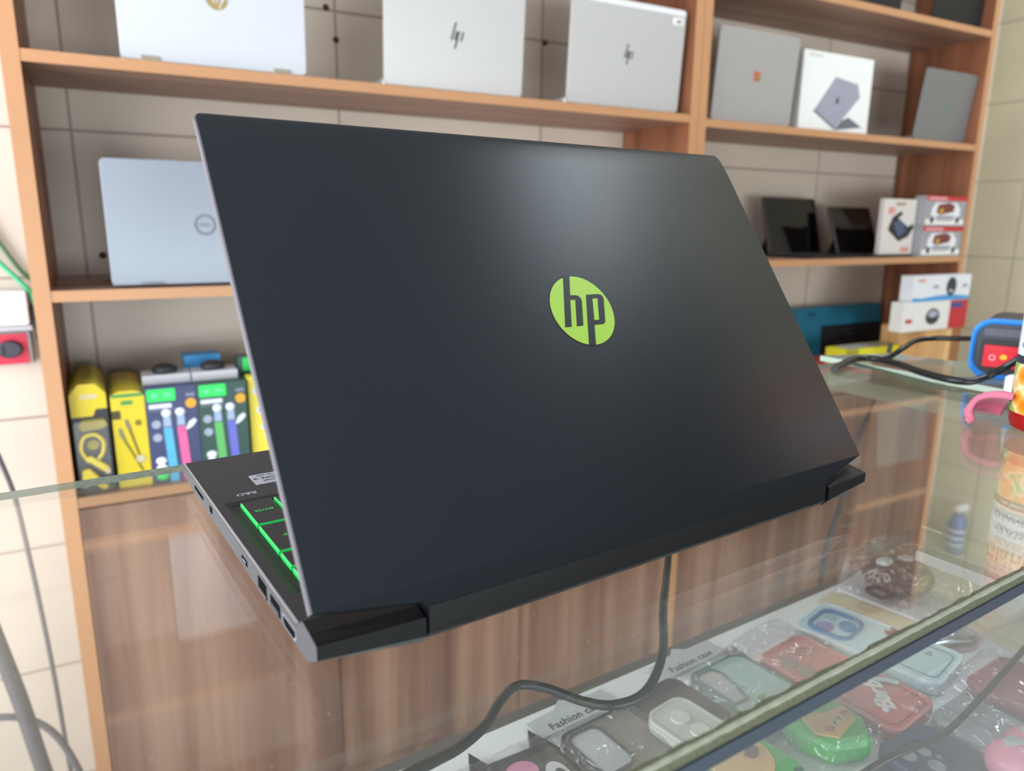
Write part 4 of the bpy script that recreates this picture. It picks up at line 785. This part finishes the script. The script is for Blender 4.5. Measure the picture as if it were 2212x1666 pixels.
flat('camera_opening', [(0.006, -0.050), (0.020, -0.052), (0.026, -0.034), (0.030, -0.016), (0.026, -0.007), (0.010, -0.007), (0.006, -0.012)], th, 0.0008, mat('paper_grey', (202, 202, 206), 0.5), c)
ringp('camera_frame', [(0.004, -0.052), (0.021, -0.054), (0.028, -0.034), (0.032, -0.015), (0.028, -0.005), (0.009, -0.005), (0.004, -0.011)], [(0.006, -0.050), (0.020, -0.052), (0.026, -0.034), (0.030, -0.016), (0.026, -0.007), (0.010, -0.007), (0.006, -0.012)], th, 0.002, MATS['rim_teal'], c)
c, th = case('clear rose-red phone case with white script word, left of the pale blue ring-camera case', 0.536, 0.394, 4, 0.071, 0.134, mat('case_red', (206, 124, 122), 0.18, var=0.12, scale=18), mat('rim_rose', (222, 146, 148), 0.2))
for y in (-0.024, -0.042): flat('lens_ring', oval(0.018, y, 0.009, 0.008), th, 0.0015, mat('ring_greyrose', (150, 132, 130), 0.25), c)
flat('lens_ring', oval(0.044, -0.020, 0.008, 0.007), th, 0.0015, mat('ring_rose', (176, 96, 96), 0.25), c)
text('script_word', 'Barbie', 0.021, mat('script_white', (232, 230, 226), 0.35), c, Matrix.Translation((0.044, -0.094, th + 0.0006)) @ Matrix.Rotation(R(48), 4, 'Z'), 0.0006, shear=0.3, bold=0.0005)
MB().tube([(0.056, -0.086, th + 0.002), (0.062, -0.094, th + 0.003), (0.066, -0.102, th + 0.003)], 0.0022, 8).build('pearly_ribbon', mat('pearl_ribbon', (200, 222, 220), 0.15, 0.3), c)
for x, y in ((0.020, -0.070), (0.026, -0.076), (0.014, -0.078), (0.036, -0.072), (0.024, -0.112)): MB().ell(x, y, th, 0.0032, 0.0032, 0.0028).build('pearl', mat('pearl_white', (226, 216, 236), 0.15), c)
ringp('wavy_line', rrect(0.008, 0.066, -0.128, -0.066, 0.008), rrect(0.0092, 0.0648, -0.1268, -0.0672, 0.007), th, 0.0005, mat('line_rose', (168, 96, 104), 0.4), c)
c, th = case('pale blue phone case with big rounded camera frame, crossing under the counter edge', 0.612, 0.410, 10, 0.073, 0.138, mat('case_ice', (204, 230, 238), 0.22, var=0.06, scale=12), mat('rim_ice', (228, 242, 252), 0.25), th=0.013)
ringp('camera_frame', rrect(0.008, 0.058, -0.052, -0.008, 0.012), rrect(0.011, 0.055, -0.049, -0.011, 0.010), th, 0.003, mat('frame_blue', (92, 140, 190), 0.25), c)
flat('lens_ring', oval(0.022, -0.024, 0.009, 0.008), th, 0.002, mat('lens_lilac', (170, 160, 210), 0.2), c); flat('lens_ring', oval(0.038, -0.040, 0.010, 0.008), th, 0.002, mat('lens_blue', (84, 150, 200), 0.2), c); flat('lens_ring', oval(0.044, -0.020, 0.006, 0.005), th, 0.002, mat('lens_pale', (170, 196, 204), 0.2), c)
flat('red_figure', [(0.050, -0.078), (0.058, -0.068), (0.063, -0.074), (0.070, -0.070), (0.068, -0.084), (0.058, -0.090), (0.050, -0.088)], th, 0.0015, mat('figure_red', (150, 44, 52), 0.4), c)
ringp('wavy_line', rrect(0.010, 0.064, -0.132, -0.096, 0.008), rrect(0.0112, 0.0628, -0.1308, -0.0972, 0.007), th, 0.0006, mat('line_grey', (120, 146, 150), 0.4), c)
text('small_print', '(:x', 0.008, INK, c, Matrix.Translation((0.050, -0.112, th + 0.0002)), 0.0001)
c, th = case('white phone box under the dark round novelty case at the far end of the tray', 0.722, 0.437, 8, 0.078, 0.115, mat('case_pearl', (220, 222, 228), 0.4), name='phone_box', cat='box', th=0.012)
c = thing('novelty_case', 'dark brown round silicone novelty case with two white oval eyes, in a clear bag', 'phone case', CT(0.7765, 0.395, ZL + 0.0125, 8))
MB().ell(0, 0, 0.018, 0.042, 0.036, 0.018).build('body', mat('silicone_brown', (70, 46, 42), 0.3, var=0.3, scale=20), c)
for x, y in ((-0.012, 0.012), (0.012, 0.000)): MB().ell(x, y, 0.034, 0.0115, 0.0085, 0.003).build('eye_oval', WHITE, c)
MB().ell(-0.004, -0.026, 0.020, 0.022, 0.008, 0.010).build('mustard_mouth', mat('silicone_mustard', (140, 116, 30), 0.4), c)
MB().tube([(-0.040, 0.004, 0.016), (-0.056, 0.010, 0.016), (-0.058, -0.006, 0.014), (-0.044, -0.012, 0.014)], 0.0025, 8).build('handle', BLACK, c)
c, th = case('cream phone case lying between the pale blue case and the dark novelty case', 0.672, 0.428, 9, 0.048, 0.11, mat('case_cream', (226, 214, 180), 0.35), z=ZL)
# front rows
GRN = mat('silicone_green', (60, 176, 76), 0.3, var=0.1, scale=40); PEACH = mat('silicone_peach', (222, 178, 112), 0.35, var=0.1)
c = thing('fruit_case', 'green avocado-shaped silicone case with yellow flesh, crossing under the counter edge at bottom centre', 'phone case', CT(0.412, 0.298, ZL, 8))
MB().prism(oval(0, 0, 0.036, 0.050, 34), 0, 0.016).build('rind', GRN, c, bevel=0.004)
MB().prism(oval(0.000, 0.014, 0.027, 0.030, 30), 0.0155, 0.0178).build('yellow_flesh', PEACH, c, bevel=0.0008)
MB().prism(oval(0.010, 0.006, 0.006, 0.005, 16), 0.0175, 0.021).build('seed', mat('seed_brown', (92, 64, 50), 0.4), c)
for x, y in ((-0.022, -0.026), (-0.008, -0.034), (0.008, -0.033), (0.022, -0.026)): MB().prism(oval(x, y, 0.0045, 0.003, 14), 0.0158, 0.0168).build('dark_seed', mat('seed_green', (34, 92, 52), 0.4), c)
c = thing('fruit_case', 'green melon-shaped silicone case with peach band and pink cheeks, under the counter edge', 'phone case', CT(0.470, 0.300, ZL, -6))
MB().prism([(0.0, 0.0), (0.012, -0.026), (0.046, -0.034), (0.062, -0.012), (0.060, 0.024), (0.030, 0.034), (0.004, 0.022)], 0, 0.022).build('body', GRN, c, bevel=0.006)
MB().prism([(0.008, -0.010), (0.020, -0.022), (0.052, -0.012), (0.056, 0.004), (0.034, 0.004), (0.014, 0.012)], 0.0215, 0.0235).build('peach_band', PEACH, c)
for x, y in ((0.022, -0.012), (0.048, -0.004)): MB().prism(oval(x, y, 0.0045, 0.003, 14), 0.0232, 0.0242).build('cheek', mat('cheek_pink', (196, 92, 104), 0.4), c)
for x, y in ((0.031, -0.009), (0.039, -0.006)): MB().prism(oval(x, y, 0.0015, 0.0015, 10), 0.0232, 0.0242).build('eye', INK, c)
c, th = case('navy blue phone case with three round camera holes at lower right', 0.5155, 0.264, -5, 0.066, 0.10, mat('case_navy', (62, 78, 108), 0.4, var=0.03), th=0.012)
ringp('camera_frame', rrect(0.006, 0.040, -0.048, -0.010, 0.008), rrect(0.0075, 0.0385, -0.0465, -0.0115, 0.007), th, 0.0012, mat('frame_navy', (58, 70, 96), 0.4), c)
for x, y, r_ in ((0.0145, -0.0200, 0.0062), (0.0240, -0.0370, 0.0062), (0.0300, -0.0235, 0.0048), (0.0350, -0.0320, 0.0022)): flat('camera_hole', oval(x, y, r_, r_), th, 0.0006, mat('hole_grey', (146, 156, 164), 0.5), c)
c, th = case('grey phone case in film behind the navy case, its bag crumpled', 0.592, 0.262, 0, 0.060, 0.09, mat('case_slate', (150, 156, 168), 0.35, var=0.06))
text('white_script', 'alextina', 0.010, mat('script_white', (214, 210, 206), 0.35), c, Matrix.Translation((0.050, -0.050, th + 0.0004)) @ Matrix.Rotation(R(-72), 4, 'Z'), 0.0002, shear=0.3)
c, th = case('dusky red phone case at the right edge under clear film', 0.660, 0.268, 0, 0.078, 0.10, mat('case_dusky', (176, 112, 126), 0.3, var=0.1, scale=16), mat('rim_dusky', (190, 120, 134), 0.25), th=0.014)
c = thing('novelty_case', 'pink round silicone case with two grey ovals at the bottom right corner', 'phone case', CT(0.579, 0.190, ZL, -10))
for x, y in ((0.0, 0.0), (0.026, 0.004)): MB().ell(x, y, 0.018, 0.019, 0.021, 0.018).build('pink_dome', mat('silicone_pink', (240, 160, 186), 0.25), c); MB().ell(x + 0.003, y + 0.004, 0.0335, 0.0105, 0.0075, 0.003).build('grey_oval', mat('oval_grey', (196, 200, 206), 0.4), c)
c = thing('hook_pack', 'clear blister pack with shiny metal parts behind the counter edge at far right', 'accessory pack', CT(0.700, 0.345, ZL, -20))
MB().prism([(0, 0), (0.060, 0), (0.086, -0.014), (0.060, -0.030), (0, -0.030)], 0, 0.003).build('backing_card', mat('pack_mauve', (188, 164, 170), 0.5), c)
for y in (-0.009, -0.016, -0.022): MB().tube([(0.018, y, 0.007), (0.04, y, 0.008), (0.062, y, 0.006)], 0.0022, 8).build('metal_part', mat('part_steel', (170, 176, 190), 0.2, 0.8), c)
MB().prism(oval(0.042, -0.015, 0.034, 0.013), 0.003, 0.012).build('blister', BAG, c)
c = thing('price_tag', 'small white price sticker on the tray left of the navy phone case', 'price tag', CT(0.4790, 0.2640, ZL + 0.0, -6))
MB().prism(rrect(0, 0.026, -0.013, 0, 0.002), 0.0, 0.0012).build('tag', PAPERW, c)
text('price_text', 'K7/98', 0.006, INK, c, Matrix.Translation((0.0105, -0.004, 0.0013)), 0.00005)
c = thing('cable_clip', 'dark rounded strip in a clear pouch below the melon-shaped case', 'clip', CT(0.474, 0.245, ZL, 14))
MB().prism(rrect(0, 0.042, -0.010, 0, 0.0045), 0, 0.005).build('strip', mat('strip_dark', (72, 78, 86), 0.4), c, bevel=0.001); MB().prism(oval(0.006, -0.005, 0.007, 0.006), 0.0, 0.0055).build('round_end', mat('strip_grey', (112, 116, 120), 0.4), c)
c = thing('leaf_charm', 'small green leaf charm above the counter edge beside the clear red case', 'charm', CT(0.492, 0.352, ZL, 20))
MB().ell(0, 0, 0.006, 0.012, 0.005, 0.006).build('leaf', mat('stem_green', (112, 172, 78), 0.4), c)
# bags
sleeve('clear bag with printed header over the dark-rimmed clear case', 0.302, 0.416, 2, 0.088, 0.142, header='Fashion case', seed=2)
sleeve('clear bag with printed header over the teal translucent case', 0.444, 0.420, 2, 0.088, 0.105, header='Fashion case', seed=5)
sleeve('plain clear bag over the black case with pink nose', 0.216, 0.425, 0, 0.088, 0.19, seed=7)
sleeve('crumpled clear bag over the top of the clear rose-red phone case', 0.530, 0.428, 4, 0.082, 0.075, seed=9)
sleeve('crumpled clear bag over the grey case behind the navy case', 0.580, 0.290, 4, 0.085, 0.12, seed=11, amp=0.007)
sleeve('clear bag over the dusky red case at the right edge', 0.652, 0.285, 2, 0.09, 0.13, z=0.018, seed=13, amp=0.006)
sleeve('clear bag around the dark brown novelty case', 0.726, 0.440, 8, 0.094, 0.125, z=0.054, seed=15, amp=0.008)
sleeve('clear bag over the melon-shaped fruit case', 0.462, 0.340, -4, 0.076, 0.074, z=0.027, seed=19)
